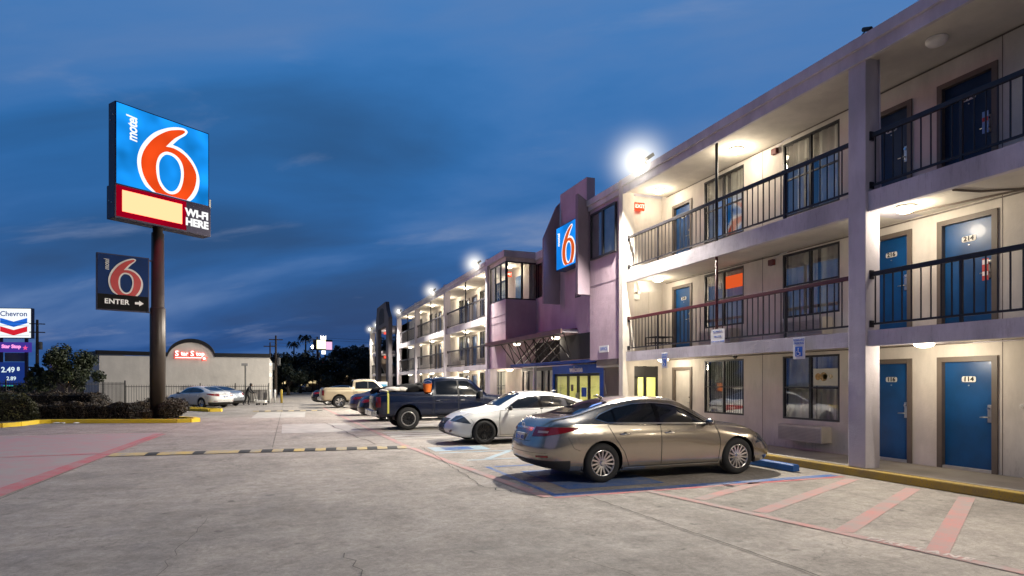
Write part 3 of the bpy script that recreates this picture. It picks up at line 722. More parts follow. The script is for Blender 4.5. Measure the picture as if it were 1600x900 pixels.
# water and rust streaks below the railing posts, grime at the wall foot
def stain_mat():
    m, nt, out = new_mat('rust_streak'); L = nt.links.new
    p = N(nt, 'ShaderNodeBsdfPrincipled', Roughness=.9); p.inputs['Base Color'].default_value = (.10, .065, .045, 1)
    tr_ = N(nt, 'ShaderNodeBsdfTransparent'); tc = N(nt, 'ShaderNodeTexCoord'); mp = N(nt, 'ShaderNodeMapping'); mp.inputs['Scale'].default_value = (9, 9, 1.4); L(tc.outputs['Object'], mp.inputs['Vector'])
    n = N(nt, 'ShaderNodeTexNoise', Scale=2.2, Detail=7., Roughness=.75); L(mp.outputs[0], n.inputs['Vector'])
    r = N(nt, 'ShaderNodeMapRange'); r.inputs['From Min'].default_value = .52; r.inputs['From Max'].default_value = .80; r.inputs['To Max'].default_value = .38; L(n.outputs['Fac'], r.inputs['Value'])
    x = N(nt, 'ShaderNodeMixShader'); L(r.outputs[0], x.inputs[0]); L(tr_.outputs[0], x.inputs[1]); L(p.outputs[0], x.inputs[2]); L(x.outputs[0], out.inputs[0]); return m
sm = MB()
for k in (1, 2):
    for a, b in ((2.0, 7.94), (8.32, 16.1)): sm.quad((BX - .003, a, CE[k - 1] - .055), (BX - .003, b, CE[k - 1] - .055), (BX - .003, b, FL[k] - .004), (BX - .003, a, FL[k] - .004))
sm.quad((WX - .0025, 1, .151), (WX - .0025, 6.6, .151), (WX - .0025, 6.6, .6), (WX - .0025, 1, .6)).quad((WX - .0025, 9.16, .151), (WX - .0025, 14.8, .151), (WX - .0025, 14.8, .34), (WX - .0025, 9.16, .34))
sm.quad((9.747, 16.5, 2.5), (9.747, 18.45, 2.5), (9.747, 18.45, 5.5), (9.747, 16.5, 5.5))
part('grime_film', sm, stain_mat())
# PTAC units (wall air conditioners)
def ac(y0, y1, z0, z1, label):
    t = thing('air_conditioner', label, 'air conditioner', (WX, (y0 + y1) / 2, z0), 0, 'wall air conditioners under the windows'); w = (y1 - y0) / 2; h = z1 - z0
    MB().box(-.30, -.002, -w, w, 0, h).build('casing', pmat('ac_casing', (.5, .46, .4), .5, bump=.1), t, bevel=.012)
    m = MB(); n = 9
    for i in range(n): z = .04 + (h - .08) * i / n; m.box(-.312, -.3015, -w + .03, w - .03, z, z + .018)
    m.build('grille', pmat('ac_grille', (.36, .33, .30), .6), t)
ac(10.0, 11.25, .36, .72, 'white wall air conditioner under the ground floor window beside the pillar')
ac(9.98, 11.2, FL[1] + .12, FL[1] + .50, 'air conditioner behind the maroon railing, under the window beside the pillar')
ac(12.9, 14.2, FL[1] + .12, FL[1] + .50, 'air conditioner behind the maroon railing, under the window with the orange paper')
for i, (a, b) in enumerate([(34.3, 35.4), (39.8, 41.0)]):
    ac(a, b, FL[1] + .08, FL[1] + .5, 'small wall unit on second floor of the ' + ['first', 'second'][i] + ' far bay')

# ceiling lamps (fixture + its real light)
def lamp(x, y, z, label, watts, on=True, r=.165, group='round ceiling lamps on the walkways'):
    t = thing('ceiling_lamp', label, 'ceiling lamp', (x, y, z), 0, group)
    MB().lathe([(0, -.002), (r * .96, -.002), (r, -.012), (r, -.024)], 24).build('housing', M_white, t, smooth=False)
    MB().lathe([(r * .99, -.0245), (r * .96, -.06), (r * .8, -.095), (r * .45, -.12), (0, -.128)], 24).build('diffuser', M_lamp if on else M_plate, t, smooth=True)
    if on:
        l = bpy.data.lights.new('lamp_light', 'POINT'); l.energy = watts * 1.75; l.color = (1., .87, .68); l.shadow_soft_size = .12
        o = bpy.data.objects.new('lamp_light', l); COL.objects.link(o); o.parent = t; o.location = (0, 0, -.27)
    return t
lamp(10.5, 12.2, 7.495, 'lit ceiling lamp on the third floor between the two curtained windows', 34)
lamp(10.55, 15.6, 7.495, 'lit ceiling lamp on the third floor near the red exit sign', 22)
lamp(10.45, 15.5, 4.815, 'lit ceiling lamp on the second floor beside the twin spot emergency light', 20)
lamp(10.3, 7.65, 4.815, 'lit ceiling lamp on the second floor above blue door 216', 30)
lamp(10.35, 7.35, 2.415, 'lit ceiling lamp on the ground floor above blue door 116', 26)
lamp(10.5, 15.3, 2.415, 'lit ceiling lamp on the ground floor beside the lobby window', 22)
lamp(10.4, 2.4, 4.815, 'lit ceiling lamp on the second floor nearest end of the walkway', 26)
lamp(10.4, 2.4, 2.415, 'lit ceiling lamp on the ground floor nearest end of the walkway', 22)
lamp(10.3, 7.1, 7.495, 'unlit ceiling lamp on the dark third floor outside door 314', 0, on=False)
flo = ['ground', 'second', 'third']
for i, (a, b) in enumerate(bays):
    for k in range(3):
        for j, fy in enumerate((.22, .72)):
            lamp(10.4, a + (b - a) * fy, CE[k] + (.013 if k < 2 else -.004), 'lit %s floor lamp at the %s end of the %s' % (flo[k], ('near', 'far')[j], bw[i]), 30, r=.18, group='lamps of the far wing')
for k, y in ((0, 28.0), (2, 28.1)):
    lamp(10.35, y, CE[k] - (.05 if k == 0 else .08), 'lit lamp ' + ('under the mauve corner tower' if k == 0 else 'inside the glazed corner tower'), 20, group='lamps of the far wing')
for y, n in ((21.4, 'right'), (25.6, 'left')):
    lamp(9.8, y, 3.46, 'lit lamp under the %s end of the entrance canopy' % n, 8, group='lamps under the canopy')
for k in range(3): lamp(11.0, 70, CE[k] - .02, 'lit %s floor lamp in the open stair at the far end' % flo[k], 22, group='lamps of the far wing')
# lobby light: troffer with its light
t = thing('ceiling_light', 'bright ceiling light inside the yellow green lobby', 'ceiling light', (12.3, 20.5, 2.36))
MB().box(-.3, .3, -.6, .6, -.04, -.002).build('troffer', emat('troffer_glow', (1, .93, .75), 4), t)
l = bpy.data.lights.new('lobby_light', 'AREA'); l.energy = 190; l.size = 1.2; l.color = (1, .9, .65); o = bpy.data.objects.new('lobby_light', l); COL.objects.link(o); o.parent = t; o.location = (0, 0, -.08)
t = thing('ceiling_light', 'bright ceiling light in the lobby behind the end wall window', 'ceiling light', (11.6, 17.5, 2.2))
MB().box(-.2, .2, -.3, .3, -.03, -.002).build('troffer', emat('troffer_glow', (1, .93, .75), 4), t)
l = bpy.data.lights.new('lobby_light', 'AREA'); l.energy = 80; l.size = .5; l.color = (1, .9, .65); o = bpy.data.objects.new('lobby_light', l); COL.objects.link(o); o.parent = t; o.location = (0, 0, -.06)

# roof-edge floodlights
def halo_mat(name, col, s):  # painted lamp bloom: emission fading outward from the sphere's centre
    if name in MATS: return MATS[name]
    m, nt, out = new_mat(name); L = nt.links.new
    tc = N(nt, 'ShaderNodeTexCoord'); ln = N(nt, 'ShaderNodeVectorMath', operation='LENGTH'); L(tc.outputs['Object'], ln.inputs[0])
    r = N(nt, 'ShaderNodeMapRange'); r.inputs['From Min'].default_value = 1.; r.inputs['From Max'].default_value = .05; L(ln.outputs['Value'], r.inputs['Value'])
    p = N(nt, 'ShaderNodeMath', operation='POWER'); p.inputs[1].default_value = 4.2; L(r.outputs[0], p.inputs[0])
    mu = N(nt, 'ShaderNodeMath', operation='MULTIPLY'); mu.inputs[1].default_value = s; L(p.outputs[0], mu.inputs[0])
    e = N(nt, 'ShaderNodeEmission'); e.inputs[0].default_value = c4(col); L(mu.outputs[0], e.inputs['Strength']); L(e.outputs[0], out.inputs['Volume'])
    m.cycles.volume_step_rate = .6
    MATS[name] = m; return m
def lamp_halo(parent, loc, r, s):
    bm = bmesh.new(); bmesh.ops.create_icosphere(bm, subdivisions=3, radius=1.); me = bpy.data.meshes.new('painted_halo'); bm.to_mesh(me); bm.free()
    o = link('painted_halo', me, halo_mat('halo_glow_%.1f' % s, (1., .93, .76), s), parent); o.location = loc; o.scale = (r, r, r); tag(o, 'soft glow painted round the lamp as an emitting sphere'); return o
def flood(y, label, watts, z=8.02, size=1.):
    t = thing('floodlight', label, 'floodlight', (9.62, y, 7.86), 0, 'floodlights along the roof edge')
    MB().tube([(.12, 0, 0), (.05, 0, .12), (-.06, 0, .16)], .025, 8).build('bracket', M_black, t)
    bm = MB(); bm.prism([(-.10, .05), (.10, .20), (.05, .28), (-.16, .12)], 'y', -.24 * size, .24 * size).build('housing', M_frame, t, bevel=.01)
    MB().lathe([(0, -.11 * size), (.075 * size, -.09 * size), (.12 * size, -.04 * size), (.13 * size, .0), (.10 * size, .05), (0, .06)], 20, 'x', (-.16, 0, .10)).build('lens', M_flood, t, smooth=True)
    l = bpy.data.lights.new('flood_light', 'SPOT'); l.energy = watts * 4.0; l.color = (1., .92, .79); l.shadow_soft_size = .10; l.spot_size = R(140); l.spot_blend = .35
    o = bpy.data.objects.new('flood_light', l); COL.objects.link(o); o.parent = t; o.location = (-.34, 0, .08); o.rotation_euler = (0, R(38), 0)
    lamp_halo(t, (-.2, 0, .1), .95 * size ** 1.1, 2.3)
    return t
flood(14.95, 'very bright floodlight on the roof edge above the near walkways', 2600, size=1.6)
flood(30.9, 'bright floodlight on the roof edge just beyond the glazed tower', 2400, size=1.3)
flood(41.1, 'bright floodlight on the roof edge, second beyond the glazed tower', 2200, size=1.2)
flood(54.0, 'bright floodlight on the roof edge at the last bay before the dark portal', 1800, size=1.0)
flood(-1.5, 'added floodlight out of view on the near roof edge, filling the foreground', 850)  # added unseen floodlight, brightens the foreground
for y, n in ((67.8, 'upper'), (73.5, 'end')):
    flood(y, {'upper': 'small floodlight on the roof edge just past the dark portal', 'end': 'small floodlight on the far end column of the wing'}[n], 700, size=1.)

# ------------------------------------------------------------------ signs
SIX_W = crom([(.363, -.0), (.284, .058), (.223, .192), (.202, .346), (.226, .495), (.288, .639), (.382, .775), (.505, .879), (.613, .938), (.705, .958), (.749, .932), (.725, .874), (.652, .794), (.580, .690), (.672, .672), (.768, .604), (.847, .491), (.889, .342), (.876, .185), (.826, .061), (.779, 0.)], 6, True, (0, 13, 20))
SIX_R = crom([(.395, .0), (.315, .086), (.260, .203), (.241, .350), (.267, .490), (.328, .622), (.408, .738), (.523, .849), (.631, .908), (.700, .930), (.719, .912), (.688, .870), (.596, .775), (.505, .638), (.600, .645), (.711, .600), (.798, .505), (.849, .385), (.842, .243), (.800, .112), (.735, .0)], 6, True, (0, 13, 20))
CNT_R = crom([(.517, .575), (.609, .565), (.675, .500), (.703, .39), (.697, .24), (.655, .099), (.575, .030), (.488, .047), (.424, .142), (.398, .289), (.407, .416), (.446, .517)], 5)
CNT_B = crom([(.518, .538), (.591, .532), (.647, .470), (.674, .359), (.664, .229), (.622, .114), (.561, .064), (.497, .091), (.445, .18), (.431, .301), (.435, .405), (.468, .489)], 5)
def six(parent, u, v, o, w, h, n, mw, mr, lift=.012):
    """white-edged red figure on a panel whose lower left corner is o; n: outward normal"""
    u = Vector(u); v = Vector(v); n = Vector(n); o = Vector(o)
    def sc(lp): return [(p[0] * w, p[1] * h) for p in lp]
    for nm, loops, mt, k in (('numeral_outline', [sc(SIX_W), sc(CNT_B)], mw, 1), ('numeral', [sc(SIX_R), sc(CNT_R)], mr, 2)):
        me = shape_mesh(loops, .004); place(me, u, v, o + n * lift * k); link(nm, me, mt, parent)
E_blue = emat('sign_blue_lit', (.010, .30, .92), 1.0, .38)
E_orange = emat('sign_red_lit', (1.0, .085, .012), .92, .2)
E_white = emat('sign_white_lit', (1, 1, 1), 1.1)
M_sixblue = pmat('sign_blue_unlit', (.002, .022, .10), .6, spec=.2); M_matblack = pmat('sign_black_unlit', (.004, .004, .005), .7, spec=.15); M_sixred = pmat('sign_red_unlit', (.40, .02, .02), .4); M_sixwhite = pmat('sign_white_unlit', (.6, .58, .55), .4)
M_cab = pmat('cabinet_dark', (.035, .03, .06), .45, .3)
# pylon sign: local frame u=+x along the face, front at -y
psign = thing('pylon_sign', 'tall lit blue sign with a big red 6 on a brown pole', 'sign', (-5.15, 30.9, 0), math.atan2(2.4, 3.25))
W = 4.06; h0, h1, h2 = 8.55, 9.95, 13.42
MB().lathe([(0, 0), (.31, 0), (.31, 4.95), (.265, 5.02), (.25, 8.3), (.2, 8.3), (.2, 8.55), (0, 8.55)], 28, 'z', (-.17, 0, 0)).build('pole', pmat('pole_brown', (.050, .038, .030), .4, .2), psign, smooth=False)
for p in psign.children:
    for f_ in p.data.polygons: f_.use_smooth = abs(f_.normal.z) < .5
MB().box(-W / 2, W / 2, -.29, .29, h1 + .004, h2).build('cabinet', M_cab, psign, bevel=.02)
lc = MB().box(-W / 2 - .05, W / 2 + .05, -.34, .34, h0, h1).build('lower_cabinet', M_cab, psign, bevel=.02)
fc = MB().box(-W / 2 + .05, W / 2 - .05, -.305, -.292, h1 + .05, h2 - .05).build('face_panel', E_blue, psign)
six(fc, (1, 0, 0), (0, 0, 1), (-W / 2 + .05, -.31, h1 + .05), W - .1, h2 - h1 - .1, (0, -1, 0), E_white, E_orange)
text('lettering', 'motel', E_white, fc, (0, 0, 1), (-1, 0, 0), (-W / 2 + .66, -.318, 12.46), .60, .80, bold=.012, shear=.12, spacing=.92)
MB().box(-W / 2 + .02, .92, -.3415, -.3405, 8.62, 9.92).build('board_spill', emat('led_spill', (.30, .0, .012), 1., .3), lc)  # red spill of the message board, put in as an emitting sheet
led = MB().box(-W / 2 + .25, .72, -.362, -.343, 8.86, 9.75).build('message_board', emat('led_board', (5.2, .84, .42), 1.), lc)
text('lettering', 'WI-FI', E_white, lc, (1, 0, 0), (0, 0, 1), (1.42, -.35, 9.45), .46, bold=.022, extrude=.006)
text('lettering', 'HERE', E_white, lc, (1, 0, 0), (0, 0, 1), (1.42, -.35, 9.02), .46, bold=.022, extrude=.006)
MB().box(W / 2 + .06, W / 2 + .14, -.2, -.1, 9.95, 10.35).build('sensor_box', M_plate, psign)
for z in (9.2, 9.3, 12.9, 12.7): MB().lathe([(0, -.02), (.03, -.015), (.03, 0)], 8, 'x', (-W / 2 - (.05 if z < 10 else 0), .12 if z in (9.3, 12.7) else -.1, z)).build('bolt', M_metal, psign)
# the red board throws real red light on the lot
l = bpy.data.lights.new('message_board_light', 'AREA'); l.shape = 'RECTANGLE'; l.size = 2.3; l.size_y = .9; l.energy = 480; l.color = (1., .07, .14)
o = bpy.data.objects.new('message_board_light', l); COL.objects.link(o); o.visible_glossy = False; o.parent = psign; o.location = (-.5, -.42, 9.3); o.rotation_euler = (R(-70), 0, 0)
l = bpy.data.lights.new('face_light', 'AREA'); l.shape = 'RECTANGLE'; l.size = 3.8; l.size_y = 3.2; l.energy = 330; l.color = (.30, .32, 1.)
o = bpy.data.objects.new('face_light', l); COL.objects.link(o); o.visible_glossy = False; o.parent = psign; o.location = (0, -.40, 11.7); o.rotation_euler = (R(-72), 0, 0)
# ENTER sign hung on the pole
es = thing('enter_sign', 'unlit dark blue panel with red 6 and white ENTER arrow beside the pole', 'sign', (-6.5, 30.27, 0), math.atan2(.7, 1.8))
w2 = 1.93; a0, a1, a2 = 4.74, 5.42, 7.13
MB().box(-w2 / 2, w2 / 2, -.1, .1, a0, a2).build('cabinet', M_cab, es, bevel=.015)
fp = MB().box(-w2 / 2 + .04, w2 / 2 - .04, -.112, -.102, a1, a2 - .04).build('face_panel', M_sixblue, es)
six(fp, (1, 0, 0), (0, 0, 1), (-w2 / 2 + .04, -.114, a1), w2 - .08, a2 - .04 - a1, (0, -1, 0), M_sixwhite, M_sixred, .008)
text('lettering', 'motel', M_sixwhite, fp, (0, 0, 1), (-1, 0, 0), (-w2 / 2 + .36, -.118, 6.66), .27, .78, bold=.002, shear=.12, spacing=.92)
lp = MB().box(-w2 / 2 + .04, w2 / 2 - .04, -.112, -.102, a0 + .04, a1 - .004).build('lower_panel', M_matblack, es)
text('lettering', 'ENTER', M_white, lp, (1, 0, 0), (0, 0, 1), (-.24, -.118, 5.11), .29, bold=.008, spacing=1.05)
ar = [(0, -.05), (.16, -.05), (.16, -.12), (.33, 0), (.16, .12), (.16, .05), (0, .05)]
link('arrow', place(shape_mesh([ar], .004), (1, 0, 0), (0, 0, 1), (.42, -.118, 5.11)), M_white, lp)
for z in (a0 + .02, a2 - .1): MB().box(w2 / 2 - .02, w2 / 2 + .32, -.03, .03, z - .03, z + .03).build('bracket', M_cab, es)
# lit 6 on the motel's pylon
bs = thing('wall_sign', 'lit blue box sign with a tall red 6 on the mauve pylon above the entrance', 'sign', (9.9, 19.87, 5.86), -math.pi / 2)
MB().box(-.99, .99, -.32, .045, 0, 1.62).build('cabinet', pmat('cabinet_blue', (.01, .05, .16), .4), bs, bevel=.015)
fc = MB().box(-.95, .95, -.335, -.323, .04, 1.58).build('face_panel', emat('wall_sign_blue', (.01, .27, .95), 1.0, .3), bs)
def sc2(lp, k=1.): return [((.08 + p[0] * .86) * 1.9, (p[1] * .94 + .03) * 1.54) for p in lp]
for nm, loops, mt, dz in (('numeral_outline', [SIX_W, CNT_B], E_white, -.342), ('numeral', [SIX_R, CNT_R], emat('wall_sign_orange', (.85, .12, .02), .85), -.352)):
    me = shape_mesh([sc2(q) for q in loops], .003); link(nm, place(me, (1, 0, 0), (0, 0, 1), (-.95, dz, .04)), mt, fc)
text('lettering', 'motel', E_white, fc, (0, 0, 1), (-1, 0, 0), (-.72, -.345, 1.12), .25, .9, bold=.006, shear=.12, spacing=.92)
l = bpy.data.lights.new('wall_sign_light', 'AREA'); l.size = 1.6; l.energy = 40; l.color = (.25, .4, 1.)
o = bpy.data.objects.new('wall_sign_light', l); COL.objects.link(o); o.parent = bs; o.location = (0, -.42, .8); o.rotation_euler = (R(-80), 0, 0)
# hanging accessible parking signs
def hsign(y, z0, z1, w, label):
    t = thing('parking_sign', label, 'sign', (9.66 - .02, y, z0), -math.pi / 2, 'accessible parking signs hung from the balcony edge'); h = z1 - z0
    MB().box(-w / 2, w / 2, -.012, .0, 0, h).build('panel', M_white, t, bevel=.004)
    for i, tx in enumerate(('RESERVED', 'PARKING')): text('lettering', tx, M_signblue, t, (1, 0, 0), (0, 0, 1), (0, -.015, h - .06 - i * .065), .062 * w / .3, bold=.001, extrude=.001)
    MB().box(-w * .3, w * .3, -.016, -.0125, h * .12, h * .56).build('symbol_panel', M_signblue, t)
    s = h * .44; cx, cz = 0, h * .12
    m = MB().lathe([(0, -.003), (s * .07, -.003), (s * .07, 0)], 10, 'y', (cx - .01, -.0165, cz + s * .82))
    m.box(cx - .02, cx - .005, -.0195, -.0165, cz + s * .42, cz + s * .74).box(cx - .02, cx + s * .2, -.0195, -.0165, cz + s * .38, cz + s * .44).box(cx + s * .15, cx + s * .22, -.0195, -.0165, cz + s * .1, cz + s * .4)
    ringp = [(cx - .02 + s * .24 * math.cos(R(a)), -.018, cz + s * .34 + s * .24 * math.sin(R(a))) for a in range(120, 390, 20)]
    m.tube(ringp, .005, 5); m.build('wheelchair_symbol', M_white, t)
    MB().box(-w * .3, -w * .25, -.01, -.004, h, h + .08).box(w * .25, w * .3, -.01, -.004, h, h + .08).build('hanger', M_metal, t)
hsign(9.38, 2.16, 2.60, .30, 'accessible parking sign hung from the balcony edge nearest the tall pillar')
hsign(13.98, 2.08, 2.50, .27, 'accessible parking sign hung from the balcony edge over the white ground floor door')
# exit signs
def exitsign(x, y, z, label, rz=0, lit=True):
    t = thing('exit_sign', label, 'exit sign', (x, y, z), rz); MB().box(-.17, .17, -.03, .03, -.12, .12).build('housing', M_exit if lit else M_plate, t, bevel=.01)
    text('lettering', 'EXIT', M_white if lit else M_black, t, (1, 0, 0), (0, 0, 1), (0, -.034, 0), .16, bold=.003, extrude=.001); return t
exitsign(10.28, 16.25, 7.13, 'red exit sign on the third floor above the walkway end wall')
exitsign(10.5, 28.6, 7.1, 'red exit sign inside the glazed corner tower', .2)
exitsign(11.7, 26.0, 6.95, 'red exit sign behind the dark recessed windows', -.2)
exitsign(10.6, 69.0, 7.2, 'red exit sign on the top floor of the open stair at the far end'); exitsign(10.6, 69.0, 4.5, 'red exit sign on the middle floor of the open stair at the far end')
t = thing('emergency_light', 'twin spot emergency light on the second floor end wall', 'emergency light', (10.16, 16.39, 4.42))
MB().box(-.11, .17, -.09, 0, -.16, -.0).build('casing', M_plate, t, bevel=.01)
for x in (-.1, .12): MB().lathe([(0, -.09), (.055, -.09), (.03, .0)], 14, 'y', (x, -.04, .06)).build('spot_head', M_plate, t)
# little things on the walls
def plaque(x, y, z, w, h, label, lines, name='notice_sign', mat=None, tm=None, cat='sign', rz=-math.pi / 2, size=.06):
    t = thing(name, label, cat, (x, y, z), rz); MB().box(-w / 2, w / 2, -.012, 0, -h / 2, h / 2).build('panel', mat or M_white, t)
    for i, tx in enumerate(lines): text('lettering', tx, tm or M_signblue, t, (1, 0, 0), (0, 0, 1), (0, -.015, h / 2 - (i + .5) * h / max(1, len(lines))), size, extrude=.001)
    return t
plaque(9.738, 17.5, 2.78, .62, .22, 'small white office sign on the mauve wall over the entrance', ['OFFICE'], size=.15)
plaque(9.79, 12.0, 2.80, .50, .36, 'white notice tied to the maroon topped railing', ['NO PARKING', 'FIRE LANE', 'TOW AWAY ZONE'], size=.055)
t = thing('window_paper', 'orange paper taped inside the second floor window', 'paper', (11.225, 12.72, 4.22), -math.pi / 2); MB().box(0, .02, 0, .001, 0, .001); 
MB().box(-.72, -.02, -.004, 0, 0, .34).build('sheet', emat('orange_paper_glow', (.95, .13, .03), .75), t)  # brightness of the sheet put in as emission; the paper is no lamp
text('window_letter', 'H', M_white, None, (0, -1, 0), (0, 0, 1), (11.22, 13.68, 4.32), .16, bold=.006); tag(bpy.data.objects['window_letter'], 'white letter H in the second floor window left of the orange paper', 'letter')
t = thing('window_banner', 'pale banner with food pictures inside the ground floor window', 'banner', (11.228, 9.84, 1.62), -math.pi / 2)
MB().box(-.68, -.0, -.004, 0, 0, .38).build('sheet', pmat('banner_sheet', (.62, .6, .5), .6), t)
for i, (x, r, c) in enumerate(((-.55, .08, (.5, .3, .1)), (-.40, .1, (.45, .3, .12)), (-.36, .06, (.3, .35, .08)), (-.2, .05, (.6, .5, .3)))):
    MB().lathe([(0, -.006), (r, -.006), (r, -.0045)], 14, 'y', (x, -.0, .2)).build('picture', pmat('food%d' % i, c, .6, var=.5, scale=20), t)
def dome(x, y, z, label):
    t = thing('security_camera', label, 'camera', (x, y, z)); MB().lathe([(0, 0), (.07, 0), (.07, -.07), (0, -.07)], 16).build('mount', M_plate, t)
    MB().lathe([(.06, -.07), (.055, -.11), (.03, -.14), (0, -.15)], 16).build('dome', M_carglass, t, smooth=True)
dome(10.3, 12.0, 2.415, 'dark dome security camera under the second floor balcony')
for y, z, n in ((11.6, 7.3, 'third'), (11.7, 4.62, 'second')):
    t = thing('alarm_horn', 'small dark red alarm horn on the %s floor wall' % n, 'alarm', (11.15, y, z)); MB().box(-.05, .04, -.08, .08, -.07, .07).build('casing', pmat('alarm_red', (.12, .03, .03), .5), t, bevel=.01)
    MB().tube([(0, 0, .07), (0, -.3, .15), (.0, -.5, .16)], .01, 6).build('wire', M_trim, t)
for z, n in ((1.32, 'ground'), (3.88, 'second'), (6.4, 'third')):
    t = thing('wall_hook', 'small white coat hook fitting right of the %s floor end door' % n, 'fitting', (11.19, 6.33, z)); MB().lathe([(0, -.02), (.03, -.02), (.035, 0)], 12, 'x').tube([(-.02, 0, 0), (-.05, 0, -.02), (-.05, 0, -.05)], .006, 6).build('hook', M_plate, t)
# do-not-disturb door hangers
t = thing('door_hanger', 'red and white paper hanger on the handle of door 214', 'door hanger', (11.15, 6.86, 3.43), -math.pi / 2)
MB().box(-.05, .05, -.006, 0, 0, .37).build('card', pmat('hanger_red', (.55, .06, .05), .5), t); MB().box(-.045, .045, -.009, -.0065, .27, .35).box(-.045, .045, -.009, -.0065, .08, .15).build('card_print', M_white, t)
t = thing('door_hanger', 'blue and white paper hanger on the handle of dark door 314', 'door hanger', (11.15, 6.86, 5.93), -math.pi / 2)
MB().box(-.05, .05, -.006, 0, 0, .37).build('card', pmat('hanger_blue', (.2, .35, .6), .5), t); MB().box(-.045, .045, -.009, -.0065, .2, .27).build('card_print', pmat('hanger_red', (.55, .06, .05), .5), t)
t = thing('metal_cart', 'black wire luggage cart standing on the second floor walkway', 'cart', (10.5, 15.5, FL[1]))
m = MB()
for x in (-.3, .3):
    m.tube([(x, -.25, 0), (x, -.25, .42), (x, .25, .42), (x, .25, 0)], .015, 6)
for y in (-.25, -.1, .05, .25): m.tube([(-.3, y, .42), (.3, y, .42)], .012, 6); m.tube([(-.3, y, .25), (.3, y, .25)], .012, 6)
m.build('frame', M_black, t)
# blue wheel stop
ws = MB().prism([(-.09, 0), (.09, 0), (.075, .11), (.05, .135), (-.05, .135), (-.075, .11)], 'y', -.9, .9).build('wheel_stop', pmat('wheel_stop_blue', (.01, .085, .30), .5, var=.25, bump=.3), None, bevel=.012)
ws.location = (9.02, 9.75, .0145); tag(ws, 'blue concrete wheel stop in front of the gold sedan', 'wheel stop', 'wheel stops')
for y, lab in ((12.9, None), (16.6, 'grey concrete wheel stop behind the white sedan'), (22.4, 'grey concrete wheel stop in front of the loaded pickup')):
    if lab:
        c = ws.copy(); c.data = ws.data.copy(); c.data.materials[0] = pmat('wheel_stop_grey', (.3, .29, .27), .7); COL.objects.link(c); c.location = (9.2, y, .0145); c['label'] = lab

# ------------------------------------------------------------------ vehicles
def pchip(xs, ys, x):
    n = len(xs)
    if x <= xs[0]: return ys[0]
    if x >= xs[-1]: return ys[-1]
    h = [xs[i + 1] - xs[i] for i in range(n - 1)]; d = [(ys[i + 1] - ys[i]) / h[i] for i in range(n - 1)]
    def slope(i):
        if i == 0: return d[0]
        if i == n - 1: return d[-1]
        if d[i - 1] * d[i] <= 0: return 0.
        w1 = 2 * h[i] + h[i - 1]; w2 = h[i] + 2 * h[i - 1]
        return (w1 + w2) / (w1 / d[i - 1] + w2 / d[i])
    i = max(j for j in range(n - 1) if xs[j] <= x)
    t = (x - xs[i]) / h[i]; m0, m1 = slope(i) * h[i], slope(i + 1) * h[i]
    return (2 * t ** 3 - 3 * t * t + 1) * ys[i] + (t ** 3 - 2 * t * t + t) * m0 + (-2 * t ** 3 + 3 * t * t) * ys[i + 1] + (t ** 3 - t * t) * m1
